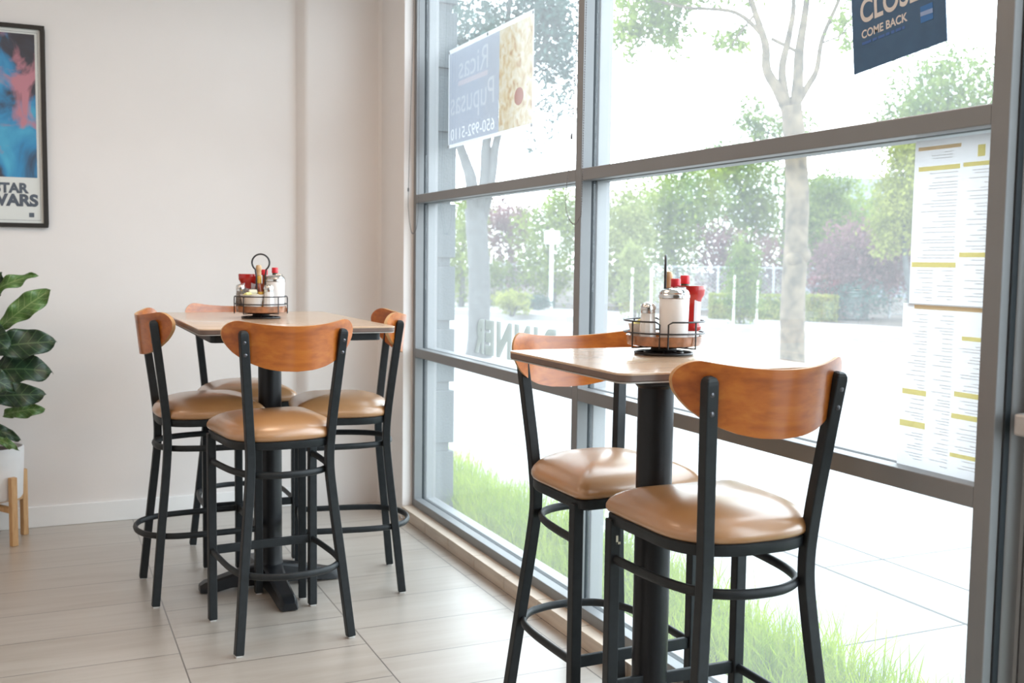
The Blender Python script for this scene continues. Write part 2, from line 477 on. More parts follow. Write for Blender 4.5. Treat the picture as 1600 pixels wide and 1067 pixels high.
# tiled curb under the window: one tile after another, with thin joints
mb = MB(); y = 5.04
for yy in [4.685, 4.372, 4.06, 3.746, 3.43, 3.12, 2.81, 2.50, 2.19, 1.88, 1.57, 1.26, .95, .64, .33, .02, -.3]:
    mb.box(1.671, 1.683, yy + .002, y - .002, 0, .052); mb.box(1.668, 1.74, yy + .002, y - .002, .052, .060); y = yy
ct = struct(mb.build('trim_1', M['curb'], bevel=.0012))
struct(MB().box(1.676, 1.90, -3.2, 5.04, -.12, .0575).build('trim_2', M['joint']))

# window units
def member(x0, x1, y0, y1, z0, z1, name, par, mat='alu'):
    return MB().box(x0, x1, y0, y1, z0, z1).build(name, M[mat], par, bevel=.0025)
GX = 1.777
ZT = 2.93
def window_bay(name, ya, yb, mulls, rails=((.058, .100), (.829, .874), (1.602, 1.644), (ZT - .05, ZT))):
    """ya < yb: clear opening; mulls: (y0, y1) of uprights that belong to this bay"""
    w = struct(empty(name, (XW, yb, .058)))
    def P(o):
        o.location = (-XW, -yb, -.058); return o
    for y0, y1 in mulls:
        P(member(XW, 1.768, y0, y1, .058, ZT, 'mullion', w))
        P(member(1.79, 1.842, y0, y1, .0, ZT, 'mullion', w))
        P(member(1.768, 1.79, y0 + .004, y1 - .004, .058, ZT, 'gasket', w, 'gasket'))
    for z0, z1 in rails:
        P(member(XW + .0005, 1.768, ya, yb, z0, z1, 'rail', w))
        P(member(1.79, 1.8415, ya, yb, z0, z1, 'rail', w))
        P(member(1.768, 1.79, ya, yb, z0 + .006, z1 - .006, 'gasket', w, 'gasket'))
    for (a, b), (c, d) in zip(rails[:-1], rails[1:]):
        P(MB().box(GX, GX + .006, ya - .003, yb + .003, b - .008, c + .008).build('pane', M['glass'], w))
    return w
# thin panes read better as a single sheet: keep one face pair, both sides carry the same film
window_bay('window_1', 3.293, 5.007, [(5.007, 5.051), (3.249, 3.293)])
window_bay('window_2', 1.525, 3.249, [(1.481, 1.525)])
window_bay('window_3', -1.2, .42, [(.376, .42), (-1.244, -1.2)])
window_bay('window_4', -3.0, -1.244, [(-3.044, -3.0)])
struct(MB().box(XW, 1.86, YR, -3.044, 0, H).build('wall_right', M['wall']))
struct(MB().box(XW, 1.86, -3.044, 5.3, ZT, H).build('trim_3', M['wall']))

# glazed door right of the window
dr = struct(empty('door_1', (1.75, 1.46, 0)))
def DP(o): o.location = (-1.75, -1.46, 0); return o
DP(member(1.748, 1.764, 1.476, 1.4815, .06, ZT, 'door_stop', dr, 'gasket'))
mb = MB()
prof = [(1.764, 1.4812), (1.764, 1.4765), (1.768, 1.4735), (1.792, 1.4735), (1.799, 1.471), (1.802, 1.465), (1.842, 1.465), (1.842, 1.4812)]
k = len(prof)
mb.add([(x, y, .0) for x, y in prof] + [(x, y, ZT) for x, y in prof], [(i, (i + 1) % k, k + (i + 1) % k, k + i) for i in range(k)] + [tuple(range(k)), tuple(range(k, 2 * k))])
DP(mb.build('door_jamb', M['alu'], dr, smooth=40))
DP(member(1.802, 1.842, 1.408, 1.462, .02, 2.2, 'door_stile', dr))
DP(member(1.802, 1.842, .425, .485, .02, 2.2, 'door_stile', dr))
DP(member(1.803, 1.841, .485, 1.408, .02, .26, 'door_rail', dr)); DP(member(1.803, 1.841, .485, 1.408, 2.12, 2.2, 'door_rail', dr))
DP(member(1.78, 1.842, .42, 1.465, 2.21, 2.26, 'door_header', dr))
DP(MB().box(1.820, 1.825, .485, 1.408, .26, 2.12).build('pane', M['glass'], dr))
DP(MB().box(1.820, 1.825, .42, 1.465, 2.26, ZT).build('pane', M['glass'], dr))
DP(MB().box(1.742, 1.802, 1.412, 1.452, .990, 1.034).build('push_bar_bracket', M['handle'], dr, bevel=.005))
DP(MB().box(1.742, 1.770, .46, 1.412, .998, 1.026).build('push_bar', M['handle'], dr, bevel=.004))
# ================================================================== BAR STOOLS
def mirror(p): return (-p[0], p[1], p[2])
def stool_outline():
    pts = []
    for a in range(7):                                  # right front corner
        t = a / 6 * PI / 2
        pts.append((.165 + .03 * math.cos(t), .175 + .03 * math.sin(t)))
    right = []
    for a in range(0, 41):                              # right side and half of the rounded back
        t = PI / 2 * (a / 40 + .16 * math.sin(4 * PI * (a / 40)) / (2 * PI) * 0)
        c, s_ = math.cos(t), math.sin(t)
        right.append((.192 * c ** (2 / 2.7), -.185 * s_ ** (2 / 2.7)))
    half = [(.195, .10)] + right
    left = [(-x, y) for x, y in reversed(half[:-1])]
    return pts[::-1] + half + left + [(-x, y) for x, y in pts]
OUT = stool_outline()

def wood_back():
    """bent plywood back rest: flat top, rounded ends, bottom sweeping down to the middle"""
    nx, nz = 40, 6; X = .228
    def top(x):
        a = abs(x)
        return 1.096 + .018 * (a / .18) ** 2 if a < .180 else 1.072 + .042 * math.sqrt(max(0, 1 - ((a - .180) / .048) ** 2))
    xs = [0, .06, .105, .134, .158, .177, .197, .211, .221, .2265, .228]; zs = [.944, .9475, .957, .968, .980, .993, 1.010, 1.0275, 1.044, 1.058, 1.072]
    def bot(x):
        a = abs(x)
        return float(np.interp(a, xs, zs))
    def yy(x, z): return -.2535 + 2.0 * x * x - .11 * (z - 1.083)
    mb = MB(); f = []; th = .012
    grid = []
    for i in range(nx + 1):
        x = X * math.sin((i / nx - .5) * PI)
        z0, z1 = bot(x), top(x)
        grid.append([(x, yy(x, z0 + (z1 - z0) * j / nz), z0 + (z1 - z0) * j / nz) for j in range(nz + 1)])
    vs = []; W = nz + 1
    for side in (0, 1):
        for c in grid:
            vs += [(x, y + (th if side else 0), z) for x, y, z in c]
    N = (nx + 1) * W; mi = []
    mb.v = vs
    def face(*q, m=0): mb.f.append(q); mb.m.append(m)
    for i in range(nx):
        for j in range(nz):
            a = i * W + j
            face(a, a + W, a + W + 1, a + 1); face(N + a, N + a + 1, N + a + W + 1, N + a + W)
        a = i * W; face(a, N + a, N + a + W, a + W, m=1)
        a = i * W + nz; face(a, a + W, N + a + W, N + a, m=1)
    for j in range(nz):
        a = j; face(a, a + 1, N + a + 1, N + a, m=1)
        a = nx * W + j; face(a, N + a, N + a + 1, a + 1, m=1)
    return mb

SQ = [(-.0148, -.0148), (.0148, -.0148), (.0148, .0148), (-.0148, .0148)]
def make_stool():
    t = empty('bar_stool')
    for s in (-1, 1):
        path = catmull([(s * .196, -.216, .006), (s * .170, -.190, .27), (s * .147, -.166, .50), (s * .138, -.1585, .62), (s * .143, -.1655, .74), (s * .158, -.187, .92), (s * .1705, -.2065, 1.066)], 5)
        mb = MB().sweep(path, SQ, up=(0, 1, 0))
        # rounded head of the back post
        a = path[-1]; d = (path[-1] - path[-2]).normalized()
        mb.sweep([a, a + d * .008, a + d * .014, a + d * .017], SQ, up=(0, 1, 0), scale=[1, .93, .72, .35])
        lg = mb.build('leg', M['black'], t, bevel=.003)
        MB().box(s * .196 - .011, s * .196 + .011, -.227, -.205, 0, .007).build('foot_glide', M['glide'], lg, bevel=.002)
        mb = MB().sweep([(s * .188, .172, .006), (s * .188, .172, .35), (s * .188, .172, .69)], SQ, up=(0, 1, 0))
        lg = mb.build('leg', M['black'], t, bevel=.003)
        MB().box(s * .188 - .011, s * .188 + .011, .161, .183, 0, .007).build('foot_glide', M['glide'], lg, bevel=.002)
    MB().rings(OUT, [(.985, .676), (1, .680), (1, .700), (.98, .704)]).build('seat_frame', M['black'], t, smooth=40)
    MB().rings(OUT, [(.98, .704), (1.012, .708), (1.030, .715), (1.028, .724), (1.0, .736), (.94, .748), (.85, .759), (.73, .769), (.58, .777), (.40, .783), (.22, .786), (.08, .787)]).build('seat', M['vinyl'], t, smooth=60)
    def ring(pts, z, r, name):
        half = pts; full = [(x, y, z) for x, y in half] + [(-x, y, z) for x, y in reversed(half[:-1])]
        MB().sweep(catmull(full, 5), [(r * math.cos(2 * PI * a / 10) * .85, r * 1.15 * math.sin(2 * PI * a / 10)) for a in range(10)]).build(name, M['black'], t, smooth=50)
    ring([(.186, .165), (.180, .06), (.165, -.05), (.130, -.135), (.066, -.178), (0, -.188)], .590, .0105, 'support_ring')
    ring([(.188, .165), (.190, .04), (.187, -.08), (.170, -.165), (.120, -.228), (.055, -.256), (0, -.262)], .262, .0105, 'foot_ring')
    MB().box(-.178, .178, .166, .178, .247, .279).build('foot_bar', M['black'], t, bevel=.002)
    bk = wood_back().build('backrest', [M['oak'], M['ply']], t, smooth=45)
    for s in (-1, 1):
        for z, y in ((1.044, -.2165), (1.002, -.2115)):
            x = s * (.1705 if z > 1.02 else .1665)
            mb = MB().lathe([(.0062, 0), (.0062, .002), (.004, .0036), (0, .0042)], 14)
            mb.xf(Matrix.Translation((x, y + .0005, z)) @ Matrix.Rotation(PI / 2, 4, 'X'))
            mb.build('bolt', M['bolt'], bk, smooth=40)
    return t
G_ST = 'bar stools around the two high tables'
stools = [
    (.752, 3.672, 5.22, 'black metal bar stool with tan seat on near side of corner table, back to viewer'),
    (.584, 4.256, -88.35, 'black metal bar stool with tan seat left of corner table, facing the window'),
    (1.110, 4.108, 79.63, 'black metal bar stool with tan seat between corner table and window corner'),
    (.812, 4.671, 180.03, 'black metal bar stool behind corner table, against the white back wall'),
    (1.452, 2.558, 181.3, 'black metal bar stool on far side of window table, orange back toward the mullion'),
    (1.462, 2.031, -1.33, 'nearest black metal bar stool, its orange back overlapping the window table edge'),
]
st0 = make_stool()
for i, (x, y, a, lab) in enumerate(stools):
    o = st0 if i == 0 else copy_tree(st0)
    o.location = (x, y, 0); o.rotation_euler = (0, 0, math.radians(a))
    tag(o, lab, 'bar stool', G_ST)

mb = MB().box(-.186, -.1845, .1572, .168, .628, .634); mb.box(-.1865, -.181, .1565, .1572, .634, .650); mb.box(-.181, -.174, .1565, .1572, .628, .634)
mb.build('sticker', M['cream'], o)

# ================================================================== TABLES
def rrect(x0, x1, y0, y1, r, n=5):
    out = []
    for cx, cy, a0 in ((x1 - r, y1 - r, 0), (x0 + r, y1 - r, 90), (x0 + r, y0 + r, 180), (x1 - r, y0 + r, 270)):
        for i in range(n + 1):
            a = math.radians(a0 + 90 * i / n); out.append((cx + r * math.cos(a), cy + r * math.sin(a)))
    return out
def make_table(cx, cy, w, d, h, label, bx=.28, by=.36, ins=.045):
    t = empty('bar_table', (cx, cy, 0), label=label, cat='table', group='high tables on black pedestals')
    o = rrect(-w / 2, w / 2, -d / 2, d / 2, .03)
    MB().rings(o, [(.985, h - .006), (1, h - .005), (1, h - .001), (.996, h)]).build('tabletop', M['top'], t, smooth=30)
    MB().rings(o, [(.985, h - .0205), (.998, h - .018), (.9985, h - .005)]).build('edge_band', M['edge'], t, smooth=30)
    MB().rings(o, [(.985, h - .0235), (.995, h - .023), (.995, h - .020)]).build('edge_trim', M['edgelow'], t, smooth=30)
    MB().rings(rrect(-w / 2 + ins, w / 2 - ins, -d / 2 + ins, d / 2 - ins, .02), [(1, h - .052), (1, h - .023)]).build('mounting_plate', M['black'], t, bevel=.002)
    MB().lathe([(.050, .085), (.047, .10), (.0455, .12), (.0455, h - .075), (.052, h - .068), (.052, h - .050)], 40).build('column', M['blackcol'], t, smooth=40)
    for nm, dx, dy, L in (('x', 1, 0, bx), ('x', -1, 0, bx), ('y', 0, 1, by), ('y', 0, -1, by)):
        mb = MB()
        sec = [(0, .050, .10), (.06, .046, .088), (.16, .040, .066), (L - .06, .036, .050), (L - .02, .036, .042), (L, .028, .030)]
        vs = []
        for u, hw, zt in sec:
            zb = .016 if u < L - .07 else .004
            for v, z in ((-hw, zb), (hw, zb), (hw * .86, zt - .008), (hw * .62, zt), (-hw * .62, zt), (-hw * .86, zt - .008)):
                vs.append((dx * u - dy * v, dy * u + dx * v, z))
        fs = [(i * 6 + a, i * 6 + (a + 1) % 6, (i + 1) * 6 + (a + 1) % 6, (i + 1) * 6 + a) for i in range(len(sec) - 1) for a in range(6)]
        fs += [tuple(range(6)), tuple(range((len(sec) - 1) * 6, len(sec) * 6))]
        mb.add(vs, fs)
        fo = mb.build('base_arm', M['blackcol'], t, smooth=35)
        MB().lathe([(.018, 0), (.02, .003), (.02, .010)], 16, (dx * (L - .03), dy * (L - .03), 0)).build('foot_glide', M['gasket'], fo)
    return t
make_table(.830, 4.18, .695, 1.12, 1.078, 'larger high table with pale wood top in the corner, four stools around it')
make_table(1.406, 2.228, .555, .605, 1.083, 'smaller high table beside the window with pale top and black pedestal', .27, .27, .16)

# ================================================================== CONDIMENT CADDIES
def caddy(cx, cy, z, rz, label):
    t = empty('condiment_caddy', (cx, cy, z), rz, label=label, cat='caddy', group='condiment caddies on the high tables')
    R = .098
    mb = MB(); ring = lambda r, zz, n=40: [(r * math.cos(2 * PI * a / n), r * math.sin(2 * PI * a / n), zz) for a in range(n)]
    mb.tube(ring(.074, .004), .0035, 8, True); mb.tube(ring(.050, .005), .0028, 8, True)
    for a in range(8):
        u, v = math.cos(a * PI / 4), math.sin(a * PI / 4)
        mb.tube([(.02 * u, .02 * v, .010), (.05 * u, .05 * v, .006), (.074 * u, .074 * v, .0045)], .0025, 6)
    mb.lathe([(.030, .004), (.034, .010), (.034, .016), (.028, .021)], 30)
    mb.build('swivel_base', M['wire'], t, smooth=40)
    mb = MB().lathe([(0, .022), (.080, .022), (.096, .026), (R, .034), (R + .001, .050), (.0965, .050), (.094, .036), (0, .034)], 48)
    mb.build('tray', M['amber'], t, smooth=40)
    mb = MB()
    RW = R + .006; r = .0022
    mb.tube(ring(RW, .058, 48), r, 8, True)
    # upper rail in two spans, each ending in a bend down to the tray
    for a0, a1 in ((6, 174), (186, 354)):
        A = [math.radians(a0 + (a1 - a0) * i / 30) for i in range(31)]
        pts = [(RW * math.cos(A[0]), RW * math.sin(A[0]), .020), (RW * math.cos(A[0]), RW * math.sin(A[0]), .082)]
        pts += [(RW * math.cos(a), RW * math.sin(a), .088) for a in A[1:-1]]
        pts += [(RW * math.cos(A[-1]), RW * math.sin(A[-1]), .082), (RW * math.cos(A[-1]), RW * math.sin(A[-1]), .020)]
        mb.tube(pts, r, 8, up=(.01, .02, 1))
    for a in (50, 130, 230, 310):
        u, v = math.cos(math.radians(a)), math.sin(math.radians(a))
        mb.tube([(RW * u, RW * v, .088), (RW * u, RW * v, .020), (.03 * u, .03 * v, .020)], r, 8, up=(-v, u, .01))
    mb.build('wire_basket', M['wire'], t, smooth=50)
    mb = MB()
    pts = [(-.017, 0, .03), (-.017, 0, .165), (-.020, 0, .185)]
    for i in range(25):
        a = math.radians(-128 - 284 * i / 24 + 0)
        pts.append((.034 * math.cos(a), 0, .222 + .034 * math.sin(a)))
    pts += [(.020, 0, .185), (.017, 0, .165), (.017, 0, .03)]
    mb.tube(pts, .0034, 8, up=(0, 1, 0))
    mb.build('handle', M['wire'], t, smooth=50)
    return t

def at(o, c, lx, ly, z=0, rz=0):
    x, y, zz, r = c
    o.location = (x + math.cos(r) * lx - math.sin(r) * ly, y + math.sin(r) * lx + math.cos(r) * ly, zz + z)
    o.rotation_euler = (0, 0, r + rz)
    return o

def shaker(mat, k=1):
    t = empty('shaker')
    MB().lathe([(.0, 0), (.019, 0), (.0215, .004), (.021, .03), (.0182, .066), (.017, .075), (0, .075)], 10).build('jar', mat, t, smooth=25)
    MB().lathe([(.0180, .074), (.0185, .081), (.0175, .082), (.0195, .084), (.0195, .092), (.016, .098), (.008, .1015), (0, .102)], 28).build('lid', M['chrome'], t, smooth=40)
    return t
def dispenser():
    t = empty('sugar_dispenser')
    MB().lathe([(0, 0), (.033, 0), (.036, .004), (.0365, .02), (.038, .09), (.0385, .112), (.036, .116), (0, .116)], 32).build('jar', M['sugar'], t, smooth=40)
    mb = MB().lathe([(.0385, .112), (.0405, .114), (.0405, .122), (.0385, .124), (.039, .127), (.034, .134), (.018, .139), (0, .140)], 32)
    ld = mb.build('lid', M['chrome'], t, smooth=40)
    MB().box(.004, .028, -.010, .010, .134, .142).build('flap', M['chrome'], ld, bevel=.002)
    return t
def ramekin(cup='milk'):
    t = empty('butter_dish')
    MB().lathe([(0, 0), (.024, 0), (.027, .004), (.036, .046), (.0375, .048), (.035, .048), (.026, .008), (0, .008)], 32).build('dish', M[cup], t, smooth=40)
    return t
def packet(m):
    mb = MB().box(-.016, .016, -.012, .012, 0, .012)
    return mb.build('butter_packet', M[m], None, bevel=.004)
def ketchup():
    """squeeze bottle stood on its cap"""
    t = empty('ketchup_bottle')
    MB().lathe([(0, 0), (.024, 0), (.025, .003), (.0245, .020), (.021, .024), (0, .024)], 28).build('cap', M['plasticwhite'], t, smooth=40)
    MB().lathe([(.021, .022), (.028, .027), (.029, .036), (.025, .043), (.0255, .060), (.0255, .085), (.029, .100), (.035, .110), (.036, .128), (.035, .131), (0, .131)], 32, sy=.74).build('bottle', M['ketchup'], t, smooth=50)
    mb = MB()
    for a0 in (-196, -66):
        vs = []
        for i in range(13):
            a = math.radians(a0 + 82 * i / 12)
            for zz, r in ((.046, .0262), (.070, .0264), (.095, .0274), (.112, .0300)):
                vs.append((r * math.cos(a), .76 * r * math.sin(a), zz))
        mb.add(vs, [(i * 4 + j, (i + 1) * 4 + j, (i + 1) * 4 + j + 1, i * 4 + j + 1) for i in range(12) for j in range(3)])
    mb.build('label', M['label'], t, smooth=60)
    return t
def sauce(body, cap, band=None, ball=False, lab='yellow', h=.12):
    t = empty('hot_sauce_bottle')
    MB().lathe([(0, 0), (.018, 0), (.019, .004), (.019, h * .5), (.015, h * .62), (.0085, h * .76), (.008, h), (0, h)], 24).build('bottle', M[body], t, smooth=45)
    MB().lathe([(.0192, .012), (.0194, .014), (.0194, h * .46), (.0192, h * .48)], 24).build('label', M[lab], t, smooth=45)
    if ball:
        MB().lathe([(.0095, h - .012), (.0098, h), (.009, h + .004), (.0115, h + .010), (.012, h + .020), (.009, h + .029), (0, h + .031)], 20).build('cap', M[cap], t, smooth=50)
        MB().lathe([(.0105, h - .045), (.0108, h - .044), (.0098, h - .014), (.0095, h - .013)], 20).build('neck_label', M['yellow'], t, smooth=50)
    else:
        if band:
            MB().lathe([(.0105, h - .022), (.0108, h - .021), (.0105, h - .002), (.0095, h)], 20).build('neck_band', M[band], t, smooth=50)
        MB().lathe([(.0125, h - .002), (.0128, h), (.0125, h + .018), (.011, h + .020), (0, h + .020)], 20).build('cap', M[cap], t, smooth=50)
    return t

C1 = (.807, 4.234, 1.078, -.19); C2 = (1.481, 2.314, 1.083, -.569)
caddy(C1[0], C1[1], C1[2], -.19, 'black wire condiment caddy on the corner table, round handle seen face on')
caddy(C2[0], C2[1], C2[2], 1.0, 'black wire condiment caddy on the window table, handle seen edge on')
Z0 = .0345
GC = 'condiments in the wire caddies'
def put(o, c, s, d, label, cat, rz=0, k=1, z=Z0):
    at(o, c, s, d, z, rz); o.scale = (k, k, k); tag(o, label, cat, GC); return o
# window table
W_, F_ = 'in window table caddy', 'in corner table caddy'
sh = shaker(M['salt']); put(sh, C2, -.042, -.052, 'glass salt shaker with chrome lid ' + W_, 'shaker')
sd = dispenser(); put(sd, C2, .024, -.046, 'white sugar dispenser with chrome lid ' + W_, 'sugar dispenser', .5)
kb = ketchup(); put(kb, C2, .064, .022, 'upside down red ketchup bottle ' + W_, 'ketchup bottle', 0, 1.1)
rk = ramekin(); put(rk, C2, -.060, .012, 'small white dish of butter packets ' + W_, 'dish', 0, .92)
put(sauce('orange', 'red', h=.142, lab='yellow'), C2, .027, .018, 'orange hot sauce bottle with red cap ' + W_, 'sauce bottle')
put(sauce('orange', 'woodcap', ball=True, h=.150), C2, .008, .052, 'hot sauce bottle with wooden ball cap and yellow label ' + W_, 'sauce bottle')
put(sauce('brownred', 'red', 'green', h=.150, lab='label'), C2, .052, .074, 'hot sauce bottle with red cap and green neck band ' + W_, 'sauce bottle')
# corner table
sh2 = copy_tree(sh); put(sh2, C1, .030, -.058, 'glass salt shaker with chrome lid ' + F_, 'shaker')
pp = shaker(M['pepper']); put(pp, C1, -.078, .008, 'dark pepper shaker with chrome lid at left end of the corner table caddy', 'shaker')
sd2 = copy_tree(sd); put(sd2, C1, .056, .010, 'sugar dispenser with chrome lid ' + F_, 'sugar dispenser', -.3)
kb2 = copy_tree(kb); put(kb2, C1, -.050, .058, 'upside down red ketchup bottle ' + F_, 'ketchup bottle', 0, 1.08)
rk2 = copy_tree(rk); put(rk2, C1, -.033, -.046, 'small white dish of butter packets ' + F_, 'dish', 0, 1.28)
put(sauce('brownred', 'woodcap', ball=True, h=.148), C1, -.008, .018, 'hot sauce bottle with wooden ball cap ' + F_, 'sauce bottle')
put(sauce('brownred', 'red', h=.140), C1, .014, .058, 'hot sauce bottle with small red cap ' + F_, 'sauce bottle')
put(sauce('brownred', 'red', 'green', h=.148, lab='label'), C1, .056, .074, 'hot sauce bottle with red cap and green neck ' + F_, 'sauce bottle')
tb = MB().lathe([(0, 0), (.022, 0), (.024, .004), (.028, .085), (.0265, .085), (.0225, .008), (0, .008)], 24).build('jam_tumbler', M['crystal'], None, smooth=40)
put(tb, C1, -.034, .010, 'clear plastic tumbler between ketchup and sauces in the corner table caddy', 'tumbler')
# packets heaped in the two dishes
pk = {m: packet(m).data for m in ('butter', 'cream')}
for o in [o for o in bpy.data.objects if o.name.startswith('butter_packet')]: bpy.data.objects.remove(o)
def packets(c, s, d, k, spots, where):
    for i, (px, py, pz, rz, tilt, m, lab) in enumerate(spots):
        o = bpy.data.objects.new('butter_packet', pk[m]); COL.link(o)
        bv = o.modifiers.new('soft_edge', 'BEVEL'); bv.width = .004; bv.segments = 2
        at(o, c, s + px * k, d + py * k, Z0 + pz * k, rz); o.rotation_euler.x = tilt
        tag(o, lab + ' ' + where, 'butter packet', 'butter packets in the dishes')
packets(C2, -.060, .012, .92, [
    (-.012, -.006, .022, .3, 0, 'cream', 'pale packet low in the white butter dish'), (.014, .004, .024, 1.2, 0, 'butter', 'yellow packet at the right rim of the butter dish'),
    (-.008, .008, .038, -.4, .5, 'butter', 'yellow packet tilted at the back of the butter dish'), (.004, -.012, .046, .6, -.4, 'butter', 'topmost yellow packet in the butter dish')], 'on the window table')
packets(C1, -.033, -.046, 1.28, [
    (-.014, -.004, .024, .2, 0, 'cream', 'pale packet low at the left of the butter dish'), (.014, .002, .026, 1.0, 0, 'cream', 'pale packet low at the right of the butter dish'),
    (-.010, .010, .038, .5, .4, 'butter', 'yellow packet at the back of the butter dish'), (.010, -.008, .040, -.5, -.35, 'cream', 'pale packet tilted at the front right of the butter dish'),
    (-.013, -.009, .044, .9, -.5, 'butter', 'yellow packet tilted at the front left of the butter dish'), (.002, .003, .053, .1, .3, 'cream', 'topmost pale packet in the butter dish')], 'on the corner table')

# ================================================================== POSTER ON THE BACK WALL
PX0, PX1, PZ0, PZ1 = -.60, .043, 1.449, 2.392
p = empty('framed_poster', (PX1, 5.5, PZ0), label='black framed poster with blue and rose artwork on the back wall, cut by left edge', cat='poster')
def PP(o): o.location = (-PX1, -5.5, -PZ0); return o
mb = MB(); w = .020
for a, b, c, d in ((PX0, PX1, PZ0, PZ0 + w), (PX0, PX1, PZ1 - w, PZ1), (PX0, PX0 + w, PZ0 + w, PZ1 - w), (PX1 - w, PX1, PZ0 + w, PZ1 - w)):
    mb.box(a, b, 5.474, 5.4995, c, d)
PP(mb.build('frame', M['frameblack'], p, bevel=.002))
PP(MB().box(PX0 + w, PX1 - w, 5.488, 5.492, PZ0 + w, PZ1 - w).build('paper', M['mat_white'], p))
PP(MB().box(PX0 + .045, -.001, 5.4872, 5.4885, 1.683, 2.349).build('artwork', M['art'], p))
mb = MB()
for a, b, c, d in ((PX0 + .034, .0115, 2.357, 2.3582), (.0103, .0115, 1.482, 2.357), (PX0 + .034, .0115, 1.482, 1.4832)):
    mb.box(a, b, 5.487, 5.4882, c, d)
PP(mb.build('border_line', M['ink'], p))
mb = MB()
def pf(x0, z0, lean=0, xm=0):
    return lambda x, y: (x0 + x + (xm - (x0 + x)) * y * lean, 5.4868, z0 + y)
lettering(mb, 'STAR', .062, pf(-.188, 1.6115, .0), bold=.05, width=.150)
lettering(mb, 'WARS', .074, pf(-.218, 1.551, .0), bold=.05, width=.219)
PP(mb.build('title', M['ink'], p))
PP(MB().box(-.040, -.018, 5.4866, 5.4882, 1.497, 1.518).build('printer_mark', M['ink'], p))

# ================================================================== PLANT
pc = Vector((-.210, 5.293, 0))
p = empty('plant_stand', pc, label='light wood plant stand under the white pot by the back wall', cat='plant stand')
for i in range(4):
    a = math.radians(-56.5 + 90 * i)
    ux, uy = math.cos(a), math.sin(a)
    mb = MB(); r0, r1, hw = .132, .158, .015
    vs = []
    for rr, tt in ((r0, -hw), (r1, -hw), (r1, hw), (r0, hw)):
        vs.append((ux * rr - uy * tt, uy * rr + ux * tt))
    mb.rings(vs, [(1, 0), (1, .315)]).build('leg', M['bamboo'], p, bevel=.003)
for a in (math.radians(-56.5), math.radians(33.5)):
    u = Vector((math.cos(a), math.sin(a), 0)); v = Vector((-u.y, u.x, 0))
    mb = MB(); zz = .150 if a < 0 else .174
    vs = [tuple((u * s_ * .133 + v * t_ * .014).to_2d()) for s_, t_ in ((-1, -1), (1, -1), (1, 1), (-1, 1))]
    mb.rings(vs, [(1, zz), (1, zz + .024)]).build('cross_bar', M['bamboo'], p, bevel=.002)
p = empty('potted_fig', pc + Vector((0, 0, .199)), label='fiddle leaf fig with broad dark leaves in a white pot at left edge', cat='plant')
MB().lathe([(.10, 0), (.112, .003), (.120, .015), (.1285, .215), (.1285, .240), (.124, .243), (.120, .240), (.119, .205), (0, .205)], 48).build('pot', M['pot'], p, smooth=40)
MB().lathe([(.119, .206), (.119, .222), (.06, .229), (0, .226)], 32).build('soil', M['soil'], p, smooth=60)
mb = MB(); mb.tube(catmull([(-.01, 0, .22), (-.02, .01, .42), (.0, -.01, .62), (-.03, .0, .85), (-.02, .01, 1.15)], 5), .009, 8)
stem = mb.build('stem', M['twig'], p, smooth=60)
def fig_leaf(b, t, wid, mat, droop=.05, tw=0.0, wave=.012, cup=.25, facing=(0, -1, .35)):
    b = Vector(b) - pc - Vector((0, 0, .199)); t = Vector(t) - pc - Vector((0, 0, .199))
    ax = (t - b); L = ax.length; ax.normalize()
    nrm = Vector(facing); sd = ax.cross(nrm).normalized(); nrm = sd.cross(ax).normalized()
    q = Matrix.Rotation(tw, 3, ax); sd = q @ sd; nrm = q @ nrm
    nu, nv = 22, 10; vs = []; uv = []
    ph = random.random() * 6
    for i in range(nu + 1):
        u = i / nu
        w = wid * (math.sin(PI * min(1, u * .96 + .04) ** .9) ** .62) * (.74 + .42 * u - .30 * math.exp(-((u - .30) / .13) ** 2) * .6)
        if u > .97: w *= .55
        base = b + ax * (L * u) + nrm * (droop * math.sin(PI * u)) - Vector((0, 0, droop * .5 * u * u))
        for j in range(nv + 1):
            v = (j / nv - .5) * 2
            off = nrm * (cup * w * v * v * .6 + wave * math.sin(u * 17 + ph + (2 if v > 0 else 0)) * abs(v) ** 1.5)
            vs.append(base + sd * (w * v) + off); uv.append((u, v))
    fs = [(i * (nv + 1) + j, (i + 1) * (nv + 1) + j, (i + 1) * (nv + 1) + j + 1, i * (nv + 1) + j + 1) for i in range(nu) for j in range(nv)]
    me = bpy.data.meshes.new('leaf'); me.from_pydata([tuple(v) for v in vs], [], fs)
    ul = me.uv_layers.new(name='UVMap')
    for lp in me.loops: ul.data[lp.index].uv = uv[lp.vertex_index]
    me.materials.append(M[mat]); me.shade_smooth()
    o = bpy.data.objects.new('leaf', me); COL.link(o); o.parent = p
    s_ = o.modifiers.new('thick', 'SOLIDIFY'); s_.thickness = .0012
